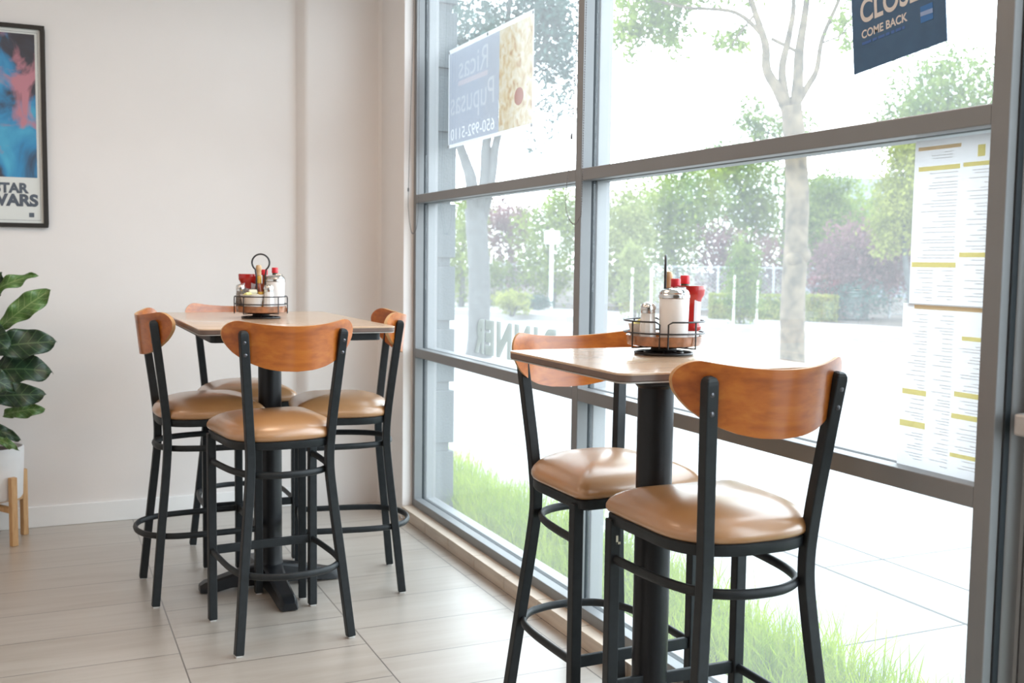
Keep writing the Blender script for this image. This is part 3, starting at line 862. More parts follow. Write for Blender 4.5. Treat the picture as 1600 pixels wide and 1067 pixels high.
LEAVES = [
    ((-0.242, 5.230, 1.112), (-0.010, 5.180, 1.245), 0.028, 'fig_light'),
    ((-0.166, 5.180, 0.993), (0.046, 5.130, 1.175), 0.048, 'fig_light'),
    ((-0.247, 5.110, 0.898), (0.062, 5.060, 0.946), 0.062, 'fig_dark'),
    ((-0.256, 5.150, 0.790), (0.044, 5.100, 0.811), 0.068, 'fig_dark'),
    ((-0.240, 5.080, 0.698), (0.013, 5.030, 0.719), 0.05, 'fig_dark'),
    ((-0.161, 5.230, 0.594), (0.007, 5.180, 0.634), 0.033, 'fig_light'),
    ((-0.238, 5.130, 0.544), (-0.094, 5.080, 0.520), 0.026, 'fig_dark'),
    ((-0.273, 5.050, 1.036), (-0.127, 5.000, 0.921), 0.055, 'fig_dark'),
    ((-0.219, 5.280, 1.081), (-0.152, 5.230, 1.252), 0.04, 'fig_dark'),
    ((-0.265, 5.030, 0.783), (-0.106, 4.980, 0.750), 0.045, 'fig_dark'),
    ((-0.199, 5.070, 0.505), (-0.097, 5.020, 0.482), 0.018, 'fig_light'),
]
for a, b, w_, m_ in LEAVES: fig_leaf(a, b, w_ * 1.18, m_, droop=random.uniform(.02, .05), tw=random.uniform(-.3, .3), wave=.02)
for i in range(11):      # the side of the plant that the left edge of the frame cuts off
    a = math.radians(115 + i * 137.5 % 190); z = .50 + i * .075; L = random.uniform(.20, .30)
    b = (pc.x - .02 + .03 * math.cos(a), pc.y + .03 * math.sin(a), z)
    e = (pc.x - .02 + L * math.cos(a), pc.y - .06 + .7 * min(L, .2) * math.sin(a), z + random.uniform(-.02, .12))
    fig_leaf(b, e, random.uniform(.05, .07), 'fig_dark', facing=(0, -.3, 1))

# ================================================================== THINGS ON AND AT THE GLASS
def bead_chain(name, pts, label):
    path = catmull(pts, 14)
    L = [0]
    for a, b in zip(path[:-1], path[1:]): L.append(L[-1] + (b - a).length)
    mb = MB(); mb.tube(path, .0007, 4)
    s_ = 0; i = 0
    while s_ < L[-1]:
        while L[i + 1] < s_: i += 1
        c = path[i].lerp(path[i + 1], (s_ - L[i]) / max(1e-9, L[i + 1] - L[i])); r = .0027
        o = len(mb.v)
        mb.add([c + Vector(d) * r for d in ((1, 0, 0), (-1, 0, 0), (0, 1, 0), (0, -1, 0), (0, 0, 1.25), (0, 0, -1.25))],
               [(0, 2, 4), (2, 1, 4), (1, 3, 4), (3, 0, 4), (2, 0, 5), (1, 2, 5), (3, 1, 5), (0, 3, 5)])
        s_ += .0085
    o = mb.build(name, M['bead']); tag(o, label, 'blind chain', 'bead chains of the roller blinds')
    return o
c1 = bead_chain('blind_chain', [(1.69, 4.945, 2.90), (1.69, 4.966, 2.40), (1.69, 5.018, 1.70), (1.69, 5.012, 1.55), (1.69, 4.972, 1.462), (1.69, 4.925, 1.452), (1.69, 4.880, 1.50), (1.69, 4.862, 1.65), (1.69, 4.868, 2.1), (1.69, 4.873, 2.90)],
                'thin dark bead chain loop beside the white wall corner')
c2 = bead_chain('blind_chain', [(1.69, 3.205, 2.90), (1.69, 3.229, 2.21), (1.69, 3.259, 1.75), (1.69, 3.296, 1.545), (1.69, 3.272, 1.475), (1.69, 3.229, 1.450), (1.69, 3.190, 1.470), (1.69, 3.175, 1.53), (1.69, 3.170, 1.98), (1.69, 3.160, 2.90)],
                'thin dark bead chain loop hanging before the middle mullion')
MB().lathe([(.003, -.009), (.0036, -.006), (.0036, .006), (.003, .009)], 12, (1.69, 5.0215, 1.668)).build('connector', M['gasket'], c1, smooth=40)
MB().lathe([(.003, -.009), (.0036, -.006), (.0036, .006), (.003, .009)], 12, (1.69, 3.2585, 1.752)).build('connector', M['bead'], c2, smooth=40)

# vinyl banner outside the left pane; its printing faces the street
BX, by0, by1, bz0, bz1 = 1.852, 3.80, 4.745, 1.852, 2.312
SH = 1.852 / 1.797
bn = empty('banner', (BX, by1, bz0), label='pale blue and golden food banner with mirrored writing in the upper left pane', cat='banner')
def QP(o): o.location = (-BX, -by1, -bz0); return o
def bw(y, z):            # lay-out measured on the pane, carried out to the banner's own plane
    return (BX, y * SH, 1.32 + (z - 1.32) * SH)
bn.location = bw(by1, bz0)
def QP(o): o.location = -Vector(bw(by1, bz0)); return o
def brect(mb, y0, y1, z0, z1, dx=0, mi=0):
    p = [Vector(bw(a, b)) + Vector((dx, 0, 0)) for a, b in ((y0, z0), (y1, z0), (y1, z1), (y0, z1))]
    mb.add(p, [(0, 1, 2, 3)], mi); return mb
def punched(txt, y0, y1, base, cap, z0, z1, bold):
    """blue band with the letters left blank, and the letters themselves"""
    cu, ob = text_splines(txt, 1.0)
    dg = bpy.context.evaluated_depsgraph_get(); dg.update()
    cv = ob.evaluated_get(dg).to_curve(dg).copy()
    P = [q.co for s_ in cv.splines for q in s_.bezier_points]
    mx0 = min(q.x for q in P); mx1 = max(q.x for q in P); ch = .72
    kx = (y1 - y0) / (mx1 - mx0); kz = cap / ch
    out = []
    for kind in ('band', 'letters'):
        c2_ = bpy.data.curves.new(kind, 'CURVE'); c2_.dimensions = '2D'; c2_.fill_mode = 'BOTH' if kind == 'band' else 'BOTH'; c2_.resolution_u = 6
        for s_ in cv.splines:
            ns = c2_.splines.new('POLY'); pts = []
            bz = s_.bezier_points; nb = len(bz)
            for i in range(nb):
                a, b = bz[i], bz[(i + 1) % nb]
                for j in range(5):
                    t = j / 5
                    q = (1 - t) ** 3 * a.co + 3 * (1 - t) ** 2 * t * a.handle_right + 3 * (1 - t) * t * t * b.handle_left + t ** 3 * b.co
                    pts.append((y0 + (q.x - mx0) * kx, base + q.y * kz))
            ns.points.add(len(pts) - 1)
            for pp_, (a, b) in zip(ns.points, pts): pp_.co = (a, b, 0, 1)
            ns.use_cyclic_u = True
        if kind == 'band':
            ns = c2_.splines.new('POLY'); ns.points.add(3)
            for pp_, (a, b) in zip(ns.points, ((4.142, z0), (4.735, z0), (4.735, z1), (4.142, z1))): pp_.co = (a, b, 0, 1)
            ns.use_cyclic_u = True
        o2 = bpy.data.objects.new(kind, c2_); COL.link(o2)
        dg = bpy.context.evaluated_depsgraph_get(); dg.update()
        me = bpy.data.meshes.new_from_object(o2.evaluated_get(dg))
        out.append(([bw(v.co.x, v.co.y) for v in me.vertices], [tuple(q.vertices) for q in me.polygons]))
        bpy.data.objects.remove(o2); bpy.data.curves.remove(c2_); bpy.data.meshes.remove(me)
    bpy.data.objects.remove(ob); bpy.data.curves.remove(cu); bpy.data.curves.remove(cv)
    return out
rows = [('650-992-5110', 4.190, 4.712, 1.886, .054, 1.868, 1.958, 'ban_white'), ('Pupusas', 4.197, 4.715, 2.003, .118, 1.958, 2.128, 'ban_pale'), ('Ricas', 4.266, 4.615, 2.160, .108, 2.150, 2.292, 'ban_pale')]
blue = MB(); wl = MB(); pl_ = MB()
for txt, a, b, z, cp, z0, z1, mt in rows:
    band, let = punched(txt, a, b, z, cp, z0, z1, 0)
    blue.add(*band); (wl if mt == 'ban_white' else pl_).add(*let)
QP(blue.build('blue_panel', M['ban_blue'], bn)); QP(wl.build('phone_number', M['ban_white'], bn)); QP(pl_.build('lettering', M['ban_pale'], bn))
brect(blue2 := MB(), 4.142, 4.27, 2.128, 2.150); brect(blue2, 4.62, 4.735, 2.128, 2.150)
QP(brect(MB(), 4.27, 4.62, 2.128, 2.150).build('rose_stripe', M['ban_rose'], bn)); QP(blue2.build('blue_panel', M['ban_blue'], bn))
QP(brect(MB(), by0 + .01, 4.1415, 1.868, 2.292).build('food_photo', M['ban_food'], bn))
mb = MB(); v = [Vector(bw(3.936 + .045 * math.cos(a), 1.990 + .036 * math.sin(a))) - Vector((.0012, 0, 0)) for a in [2 * PI * i / 28 for i in range(28)]]
QP(mb.add(v, [tuple(range(28))]).build('tomato_dot', M['ban_red'], bn))
hem = MB()
for a, b, c, d in ((by0, by1, bz0, 1.868), (by0, by1, 2.292, bz1), (by0, by0 + .01, 1.868, 2.292), (4.735, by1, 1.868, 2.292)):
    brect(hem, a, b, c, d, -.0004)
QP(hem.build('hem', M['ban_white'], bn))
for y, z in ((4.737, 2.30), (4.737, 1.86), (3.81, 2.30), (3.81, 1.86), (4.27, 2.302)):
    g = MB().lathe([(.004, -.001), (.0075, -.001), (.0075, .001), (.004, .001), (.004, -.001)], 16)
    g.xf(Matrix.Translation(Vector(bw(y, z)) - Vector((.002, 0, 0))) @ Matrix.Rotation(PI / 2, 4, 'Y'))
    QP(g.build('grommet', M['bolt'], bn, smooth=40))
mb = MB()
for y in (4.55, 4.0): mb.tube([Vector(bw(y, 2.312)), (BX, y * SH, 3.0)], .0008, 5)
QP(mb.build('hanging_line', M['bead'], bn))

# DINNER in film letters on the outer face of the glass
dn = empty('window_lettering', (1.785, 3.539, .907), label='large pale window letters spelling a mirrored word low in the left bay', cat='window lettering')
for ch, a, b in (('D', 3.539, 3.655), ('I', 3.700, 3.739), ('N', 3.770, 3.924), ('N', 3.949, 4.111), ('E', 4.134, 4.232), ('R', 4.246, 4.354)):
    vs, fs = text_mesh(ch, .212, .07)
    x0 = min(v[0] for v in vs); x1 = max(v[0] for v in vs); y0 = min(v[1] for v in vs); y1 = max(v[1] for v in vs)
    mb = MB().add([(0, a + (x - x0) / (x1 - x0) * (b - a) - 3.539, (y - y0) / (y1 - y0) * .154) for x, y in vs], fs)
    mb.build('letter', M['film'], dn)

# CLOSED board inside the upper pane, hung a little askew
ex = Vector((0, -.9946, .1035)); ez = Vector((0, .1035, .9946)); o0 = Vector((1.7745, 1.968, 1.771))
sg = empty('closed_sign', o0, label='navy blue hanging board with white lettering, cut by the top edge of the picture', cat='sign')
def SG(x, z, d=0): return tuple(ex * x + ez * z - Vector((d, 0, 0)))
mb = MB(); mb.add([SG(0, 0), SG(.2795, 0), SG(.2795, .36), SG(0, .36), SG(0, 0, .003), SG(.2795, 0, .003), SG(.2795, .36, .003), SG(0, .36, .003)],
                  [(0, 3, 2, 1), (4, 5, 6, 7), (0, 1, 5, 4), (1, 2, 6, 5), (2, 3, 7, 6), (3, 0, 4, 7)])
mb.build('board', M['navy'], sg, bevel=.0006)
mb = MB()
def sgl(x0, z0): return lambda x, y: SG(x0 + x, z0 + y, .0036)
lettering(mb, 'CLOSED', .076, sgl(.029, .113), bold=.022, width=.224)
lettering(mb, 'COME BACK', .0265, sgl(.031, .0765), bold=.025, width=.142)
mb.build('lettering', M['signwhite'], sg)
mb = MB(); x = .031
for wd in (.030, .014, .020, .012, .010, .016, .007):       # one faint blue line, too small to read
    mb.add([SG(x, .061, .0036), SG(x + wd, .061, .0036), SG(x + wd, .0675, .0036), SG(x, .0675, .0036)], [(0, 1, 2, 3)]); x += wd + .004
mb.build('small_print', M['signblue'], sg)
mb = MB()
mb.add([SG(a, b, .0036) for a, b in ((.2105, .058), (.2455, .058), (.2455, .094), (.2105, .094))], [(0, 1, 2, 3)])
mb.add([SG(a, b, .0040) for a, b in ((.2105, .073), (.2455, .071), (.2455, .081), (.2105, .082))], [(0, 1, 2, 3)], 1)
mb.build('card_logo', [M['logoblue'], M['logopale']], sg)
mb = MB()
for x in (.05, .23): mb.tube([Vector(SG(x, .358, .0015)), Vector(SG(.14, .50, .0015))], .001, 5)
mb.tube([Vector(SG(.14, .50, .0015)), Vector((0, -.14, 1.15))], .001, 5)
mb.build('string', M['bead'], sg)

# menu sheets taped inside the pane, print towards the street, so it shows through reversed
def menu(label, y0, y1, z0, z1, X, bars, cols, seed, corner=0):
    t = empty('menu_sheet', (X, y0, z0), label=label, cat='menu sheet', group='menu sheets on the window')
    mb = MB(); n = 8
    def xo(y, z): return .0012 * math.sin(9 * (z - z0)) + (.004 * max(0, (y - y0) / (y1 - y0)) ** 2)
    vs = []; fs = []
    for i in range(n + 1):
        for j in range(n + 1):
            y = y0 + (y1 - y0) * i / n; z = z0 + (z1 - z0) * j / n
            vs.append((-abs(xo(y, z)), y - y0, z - z0))
    fs = [(i * (n + 1) + j, (i + 1) * (n + 1) + j, (i + 1) * (n + 1) + j + 1, i * (n + 1) + j + 1) for i in range(n) for j in range(n)]
    mb.add(vs, fs).build('paper', M['paper'], t, smooth=60)
    rnd = random.Random(seed)
    def patch(mb, a, b, c, d, e=.0006):
        k = 4
        for i in range(k):
            p, q = a + (b - a) * i / k, a + (b - a) * (i + 1) / k
            mb.quad(*[(-abs(xo(y, z)) - e - .0004, y - y0, z - z0) for y, z in ((p, c), (q, c), (q, d), (p, d))])
    for a, b, za, zb in cols:
        mb = MB(); z = zb
        while z > za:
            blk = rnd.randint(1, 3)
            for _ in range(blk):
                ln = rnd.uniform(.35, 1) * (b - a)
                hit = any(c - .004 < z < d + .004 and not (b < p or a > q) for p, q, c, d, m_ in bars)
                if hit and mb.v:
                    mb.build('print_column', M['paperink'], t); mb = MB()
                if z > za and not any(c - .004 < z < d + .004 and not (b < p or a > q) for p, q, c, d, m_ in bars):
                    patch(mb, a, a + ln, z - .0018, z)
                z -= .0062
            z -= .004
        if mb.v: mb.build('print_column', M['paperink'], t)
    for a, b, c, d, m_ in bars:
        mb = MB(); patch(mb, a, b, c, d, .0009); mb.build('heading_bar', M[m_], t)
YL = 1.765
menu('upper menu sheet hung in the right bay, yellow heading bars near its top', 1.533, YL, 1.232, 1.594, 1.7755,
     [(1.640, 1.755, 1.572, 1.580, 'papertan'), (1.640, 1.752, 1.527, 1.537, 'paperyel'), (1.545, 1.632, 1.529, 1.538, 'paperyel'), (1.640, 1.760, 1.318, 1.329, 'paperyel'), (1.545, 1.632, 1.340, 1.350, 'paperyel'), (1.578, 1.597, 1.548, 1.572, 'paperyel')],
     [(1.645, 1.750, 1.335, 1.522), (1.550, 1.622, 1.355, 1.522), (1.645, 1.690, 1.245, 1.312), (1.700, 1.752, 1.245, 1.312), (1.550, 1.622, 1.245, 1.335), (1.66, 1.72, 1.545, 1.566)], 3)
menu('lower menu sheet hung in the right bay, reaching down to the lower rail', 1.533, 1.778, .868, 1.238, 1.7715,
     [(1.545, 1.745, 1.226, 1.235, 'papertan'), (1.545, 1.612, 1.165, 1.174, 'paperyel'), (1.700, 1.768, 1.035, 1.047, 'paperyel'), (1.545, 1.625, 1.045, 1.056, 'paperyel'), (1.700, 1.772, .962, .976, 'paperyel'), (1.545, 1.630, .998, 1.009, 'paperyel'), (1.545, 1.630, .915, .924, 'paperyel')],
     [(1.705, 1.760, .885, 1.215), (1.635, 1.690, .885, 1.215), (1.550, 1.620, .885, 1.155)], 8)

# ================================================================== OUTSIDE
ZG = -.05
# plastered pier of coursed blocks beyond the left jamb
mb = MB(); zs = [ZG - .1, .340, .662, .984, 1.310, 1.632, 1.954, 2.276, 2.60, 3.4]
for a, b in zip(zs[:-1], zs[1:]):
    mb.box(1.852, 1.972, 5.09, 5.9, a + (.023 if a > 0 else 0), b - .023)
    mb.box(1.852, 1.950, 5.106, 5.9, b - .023, b + .023)
struct(mb.build('wall_outside', M['stucco'], bevel=.003))
struct(MB().box(2.44, 7.4, -14, 60, -.4, ZG).build('ground_sidewalk', M['concrete']))
mb = MB()
jt = lambda a, b, c, d: mb.box(a, b, c, d, ZG - .002, ZG + .0015)
jt(3.213, 3.227, -6, 12); jt(3.565, 3.573, -6, 12); jt(5.2, 5.207, -6, 16); jt(2.440, 2.452, -6, 12)
for y in (-1.4, .0, 1.42, 2.85, 4.3, 5.75, 7.2): jt(2.45, 3.22, y, y + .005)
for y in (.8, 2.2, 3.65, 5.1, 6.55, 8.0): jt(3.22, 7.3, y, y + .005)
struct(mb.build('trim_4', M['joint']))
struct(MB().box(1.86, 2.45, -14, 9, -.4, ZG - .02).build('ground_bed', M['soil']))
struct(MB().add([(7.4, -40, ZG - .12), (120, -40, ZG - .12), (120, 150, ZG - .12), (-60, 150, ZG - .12), (-60, 60, ZG - .12), (7.4, 60, ZG - .12)], [(0, 1, 2, 3, 4, 5)]).build('ground_street', M['asphalt']))
P0 = Vector((13.38, 18.97, 0)); dv = Vector((-.365, .931, 0)).normalized(); nv = Vector((dv.y, -dv.x, 0))
def slab(a0, a1, b0, b1, z0, z1, mt, name):
    q = [P0 + dv * a + nv * b for a, b in ((a0, b0), (a0, b1), (a1, b1), (a1, b0))]
    mb = MB(); mb.add([(p_.x, p_.y, z0) for p_ in q] + [(p_.x, p_.y, z1) for p_ in q], [(0, 1, 2, 3), (4, 5, 6, 7), (0, 1, 5, 4), (1, 2, 6, 5), (2, 3, 7, 6), (3, 0, 4, 7)])
    return struct(mb.build(name, M[mt]))
slab(-40, 60, 0, .18, -.3, ZG + .03, 'concrete', 'trim_5')
slab(-40, 60, .18, 3.0, -.3, ZG + .03, 'concrete', 'ground_far_walk')
slab(-40, 70, 3.0, 70, -.3, ZG, 'soil', 'ground_far_bed')

# grass along the foot of the window
rng = np.random.default_rng(5)
NB = 15000
bx = 1.875 + .60 * rng.random(NB) ** .95; byy = -1.2 + 7.6 * rng.random(NB)
cl = .6 + .5 * np.sin(byy * 2.3 + 1.0) * np.sin(byy * 5.1 + bx * 6)
hh = (.10 + .16 * rng.random(NB)) * (.75 + .45 * cl)
tall = rng.random(NB) < .03; hh[tall] *= 1.7
an = rng.random(NB) * 2 * PI; ln = hh * (.15 + .6 * rng.random(NB)); wd = np.where(tall, .0012, .0022 + .0016 * rng.random(NB))
vs = np.zeros((NB, 5, 3)); cx, cy = np.cos(an), np.sin(an)
for i, (t, w) in enumerate(((0, -1), (0, 1), (.55, .8), (.55, -.8), (1, 0))):
    vs[:, i, 0] = bx + cx * ln * t * t - cy * wd * w
    vs[:, i, 1] = byy + cy * ln * t * t + cx * wd * w
    vs[:, i, 2] = ZG - .02 + hh * t * (1 - .15 * t)
vs[:, :, 0] = np.maximum(vs[:, :, 0], 1.852)
pier = byy > 5.0; vs[pier, :, 0] = np.maximum(vs[pier, :, 0], 1.985)
me = bpy.data.meshes.new('grass')
base = (np.arange(NB) * 5)[:, None]
F = np.concatenate([base + np.array([[0, 1, 2, 3]])], 0).tolist() + (base + np.array([[3, 2, 4]])).tolist()
me.from_pydata(vs.reshape(-1, 3).tolist(), [], F); me.materials.append(M['grass'])
g = bpy.data.objects.new('grass', me); COL.link(g)
tag(g, 'long bright green grass growing along the foot of the window', 'grass', kind='stuff')

def leaves(blobs, name, mat, parent, seed):
    r = np.random.default_rng(seed); V = []
    for x, y, z, rx, rz, n, sz in blobs:
        n = int(n * 1.0)
        if not n: continue
        d = r.normal(size=(n, 3)); d /= np.linalg.norm(d, axis=1)[:, None]
        # leaves gather in sprays so that the crown keeps gaps
        k = max(6, n // 26)
        cs = d[:k] * (r.random((k, 1)) ** .42)
        c = cs[r.integers(0, k, n)] + r.normal(size=(n, 3)) * .19
        c = c * np.array([rx, rx, rz]) * 1.05 + np.array([x, y, z])
        a = r.normal(size=(n, 3)); a /= np.linalg.norm(a, axis=1)[:, None]
        b = np.cross(a, r.normal(size=(n, 3))); b /= np.linalg.norm(b, axis=1)[:, None]
        L = sz * (.6 + .8 * r.random((n, 1))); W = L * .42
        V.append(np.stack([c - a * L * .5, c + b * W * .5, c + a * L * .5, c - b * W * .5], 1))
    V = np.concatenate(V); n = len(V)
    V[:, :, 2] = np.maximum(V[:, :, 2], ZG + .01)
    me = bpy.data.meshes.new(name); me.from_pydata(V.reshape(-1, 3).tolist(), [], (np.arange(n * 4).reshape(-1, 4)).tolist())
    me.materials.append(M[mat]); o = bpy.data.objects.new(name, me); COL.link(o); o.parent = parent
    o.location = -Vector(parent.location)
    return o
def limb(mb, pts, r0, r1, n=12, per=5):
    path = catmull(pts, per); k = len(path)
    rr = random.Random(len(pts) * 7 + int(pts[0][2] * 100))
    mb.tube(path, 1.0, n, scale=[(r0 + (r1 - r0) * i / (k - 1)) * rr.uniform(.975, 1.03) for i in range(k)], up=(1, 0, .01))
TREES = [
    ('light green tree at left, behind the grey trunk', 'lf_fresh', (11.00, 27.93), [(10.95, 28.08, 1.44, 0.70, 1.10, 500, 0.16), (11.30, 28.01, 2.54, 0.55, 0.73, 300, 0.16)]),
    ('plum red tree left of the mullion, behind the grey trunk', 'lf_red', (13.58, 30.06), [(13.54, 30.30, 2.48, 0.97, 0.77, 700, 0.16), (13.60, 30.17, 1.27, 0.85, 1.21, 600, 0.16)]),
    ('green tree between the plum tree and the mullion', 'lf_fresh', (13.83, 27.76), [(13.75, 27.97, 2.05, 0.91, 1.14, 800, 0.16), (13.64, 27.92, 0.91, 0.85, 0.76, 400, 0.16), (14.19, 27.83, 2.81, 0.57, 0.76, 300, 0.16)]),
    ('pale green tree just right of the mullion', 'lf_pale', (15.11, 26.08), [(15.32, 26.17, 2.24, 0.83, 1.47, 800, 0.17), (15.04, 26.19, 0.95, 0.73, 0.92, 400, 0.16)]),
    ('broad fresh green tree above the hot sauce bottles', 'lf_fresh', (17.81, 27.06), [(17.60, 27.41, 3.10, 1.27, 1.08, 1100, 0.17), (17.67, 27.28, 1.83, 1.18, 0.88, 700, 0.16), (18.42, 27.08, 3.50, 0.98, 0.98, 600, 0.16)]),
    ('green tree behind the clipped columnar shrub', 'lf_mid', (21.01, 27.81), [(20.99, 28.15, 3.86, 1.46, 1.04, 1000, 0.18), (21.26, 27.93, 2.72, 1.25, 1.04, 700, 0.18), (20.54, 28.42, 4.69, 0.83, 0.62, 300, 0.18)]),
    ('small plum red tree behind the columnar shrub', 'lf_red', (18.64, 25.59), [(18.41, 25.83, 1.73, 0.68, 0.80, 450, 0.15), (19.53, 25.28, 1.18, 0.85, 0.95, 500, 0.15), (18.65, 25.64, 0.79, 0.95, 0.76, 400, 0.15)]),
    ('large plum red tree left of the menu sheets', 'lf_red', (19.40, 20.85), [(19.35, 20.98, 1.40, 1.09, 0.96, 1500, 0.14), (18.81, 21.17, 0.73, 0.83, 0.83, 600, 0.14), (20.18, 20.62, 1.58, 0.66, 0.83, 600, 0.14)]),
    ('green tree right of the pale trunk', 'lf_mid', (20.55, 23.63), [(20.77, 23.74, 2.59, 0.92, 0.83, 700, 0.16), (20.25, 23.90, 1.66, 0.73, 0.83, 400, 0.16), (20.62, 23.89, 3.59, 0.92, 0.48, 300, 0.16)]),
    ('yellow green tree beside the menu sheets', 'lf_yel', (18.18, 18.12), [(18.10, 18.38, 3.01, 0.62, 1.03, 1100, 0.13), (18.32, 18.36, 3.97, 0.59, 0.44, 400, 0.13), (17.88, 18.40, 2.13, 0.51, 0.59, 400, 0.13)]),
    ('tall green tree filling the right end of the upper pane below the navy board', 'lf_mid', (20.19, 18.28), [(19.88, 18.88, 5.39, 1.38, 1.07, 1300, 0.16), (19.30, 19.07, 4.62, 1.07, 0.77, 700, 0.16), (20.41, 18.53, 4.18, 0.92, 1.22, 800, 0.16), (20.10, 18.54, 2.64, 0.92, 1.38, 800, 0.16)]),
    ('dark green tree rising beside the grey house', 'lf_mid', (23.25, 28.99), [(23.58, 29.36, 6.01, 1.32, 0.66, 350, 0.19), (22.37, 29.92, 6.21, 0.66, 0.88, 250, 0.19)]),
    ('far pale tree behind the left plum tree', 'lf_pale', (15.0, 38.0), [(15.0, 38.0, 2.0, 2.2, 1.9, 900, .2), (12.5, 39.5, 1.8, 2.0, 1.6, 700, .2)]),
    ('far pale tree above the caddy on the window table', 'lf_pale', (19.5, 35.0), [(19.5, 35.0, 2.2, 2.0, 2.0, 900, .2), (22.0, 33.5, 2.4, 1.6, 2.0, 700, .2)]),
    ('far green tree behind the pale trunk', 'lf_fresh', (26.0, 31.5), [(25.2, 31.8, 2.0, 1.9, 1.8, 900, .2), (27.3, 30.4, 2.6, 1.7, 1.7, 800, .2)]),
    ('far green tree behind the large plum tree', 'lf_mid', (27.5, 26.0), [(27.3, 26.4, 1.9, 2.0, 1.7, 900, .2), (29.5, 25.0, 2.6, 1.6, 2.0, 700, .2)]),
]
SHRUBS = [
    ('small yellow green bush in front of the plum tree', 'lf_yel', [(10.90, 24.15, 0.25, 0.42, 0.29, 700, 0.09)]),
    ('clipped columnar green shrub tied to a stake', 'lf_mid', [(14.40, 19.32, 0.92, 0.39, 0.89, 1300, 0.09), (14.39, 19.29, 0.49, 0.43, 0.50, 500, 0.09), (14.42, 19.38, 1.64, 0.23, 0.36, 250, 0.09)]),
    ('pale columnar shrub with white stakes beside the mullion', 'lf_pale', [(13.02, 21.58, 0.71, 0.43, 0.69, 900, 0.1), (12.96, 21.66, 1.32, 0.28, 0.38, 300, 0.1)]),
    ('dark bush at the foot of the white post', 'lf_teal', [(12.55, 26.14, 0.08, 0.39, 0.28, 250, 0.1)]),
    ('leafy bush under the plum tree left of the yellow bush', 'lf_mid', [(12.25, 28.53, 0.70, 0.76, 0.72, 500, 0.13)]),
    ('low bush at the foot of the large plum tree', 'lf_teal', [(18.54, 20.16, 0.44, 0.88, 0.45, 600, 0.11)]),
]
G_T = 'trees across the street'
for i, (lab, mt, (bx_, by_), bl) in enumerate(TREES):
    t = empty('tree', (bx_, by_, ZG), label=lab, cat='tree', group=G_T)
    zc = max(b[2] for b in bl); mb = MB(); c0 = bl[0]
    limb(mb, [(bx_, by_, ZG - .05), (bx_ + .03, by_ - .03, .6), ((bx_ + c0[0]) / 2, (by_ + c0[1]) / 2, min(c0[2], 1.5)), (c0[0], c0[1], c0[2] + .3)], .11, .04, 8)
    for b in bl[1:]:
        limb(mb, [(c0[0], c0[1], max(.4, c0[2] - .5)), (b[0], b[1], b[2])], .05, .02, 6)
    o = mb.build('trunk', M['bark2'], t, smooth=60); o.location = -t.location
    leaves([(x, y, z, rx, rz, int(n * 5.2), sz * .78) for x, y, z, rx, rz, n, sz in bl], 'foliage', mt, t, 20 + i)
for i, (lab, mt, bl) in enumerate(SHRUBS):
    b = bl[0]; t = empty('shrub', (b[0], b[1], ZG), label=lab, cat='shrub', group='shrubs across the street')
    mb = MB()
    for k in range(5):
        a = k * 1.26; limb(mb, [(b[0] + .04 * math.cos(a), b[1] + .04 * math.sin(a), ZG - .03), (b[0] + b[3] * .5 * math.cos(a), b[1] + b[3] * .5 * math.sin(a), max(.2, b[2]))], .02, .008, 6)
    o = mb.build('stem', M['bark2'], t, smooth=60); o.location = -t.location
    leaves([(x, y, z, rx, rz, int(n * 2.5), sz) for x, y, z, rx, rz, n, sz in bl], 'foliage', mt, t, 60 + i)
# three stretches of low clipped hedge
for i, (a, b, lab) in enumerate((((14.91, 21.26), (15.44, 20.98), 'low clipped yellow green hedge block left of the columnar shrub'),
                                 ((15.88, 20.83), (16.62, 20.45), 'low clipped yellow green hedge block between columnar shrub and pale trunk'),
                                 ((17.07, 20.29), (17.66, 19.97), 'low clipped yellow green hedge block right of the pale trunk'))):
    A, B = Vector((*a, 0)), Vector((*b, 0)); u = (B - A); L = u.length; u.normalize(); w_ = Vector((u.y, -u.x, 0))
    r = np.random.default_rng(90 + i); n = 1500
    q = r.random((n, 3)); k = r.integers(0, 3, n); s_ = np.where(r.random(n) < .5, 0.02, .98)
    for j in range(3): q[:, j] = np.where(k == j, s_, q[:, j])
    c = np.array(A)[None] + q[:, :1] * L * np.array(u)[None] + (q[:, 1:2] - .5) * .55 * np.array(w_)[None]; c[:, 2] = ZG + .03 + q[:, 2] * .60
    c += r.normal(size=(n, 3)) * .015
    a_ = r.normal(size=(n, 3)); a_ /= np.linalg.norm(a_, axis=1)[:, None]; b_ = np.cross(a_, r.normal(size=(n, 3))); b_ /= np.linalg.norm(b_, axis=1)[:, None]
    V = np.stack([c - a_ * .045, c + b_ * .024, c + a_ * .045, c - b_ * .024], 1)
    t = empty('hedge', (A.x, A.y, ZG), label=lab, cat='hedge', group='hedge blocks across the street')
    me = bpy.data.meshes.new('foliage'); me.from_pydata(V.reshape(-1, 3).tolist(), [], np.arange(n * 4).reshape(-1, 4).tolist()); me.materials.append(M['lf_yel'])
    o = bpy.data.objects.new('foliage', me); COL.link(o); o.parent = t; o.location = -t.location
    C0 = A + u * L / 2; mb = MB().box(-L / 2 + .06, L / 2 - .06, -.2, .2, ZG - .03, ZG + .5)
    mb.xf(Matrix.Translation(C0) @ Matrix.Rotation(math.atan2(u.y, u.x), 4, 'Z'))
    o = mb.build('branch_core', M['lf_mid'], t, bevel=.03); o.location = -t.location

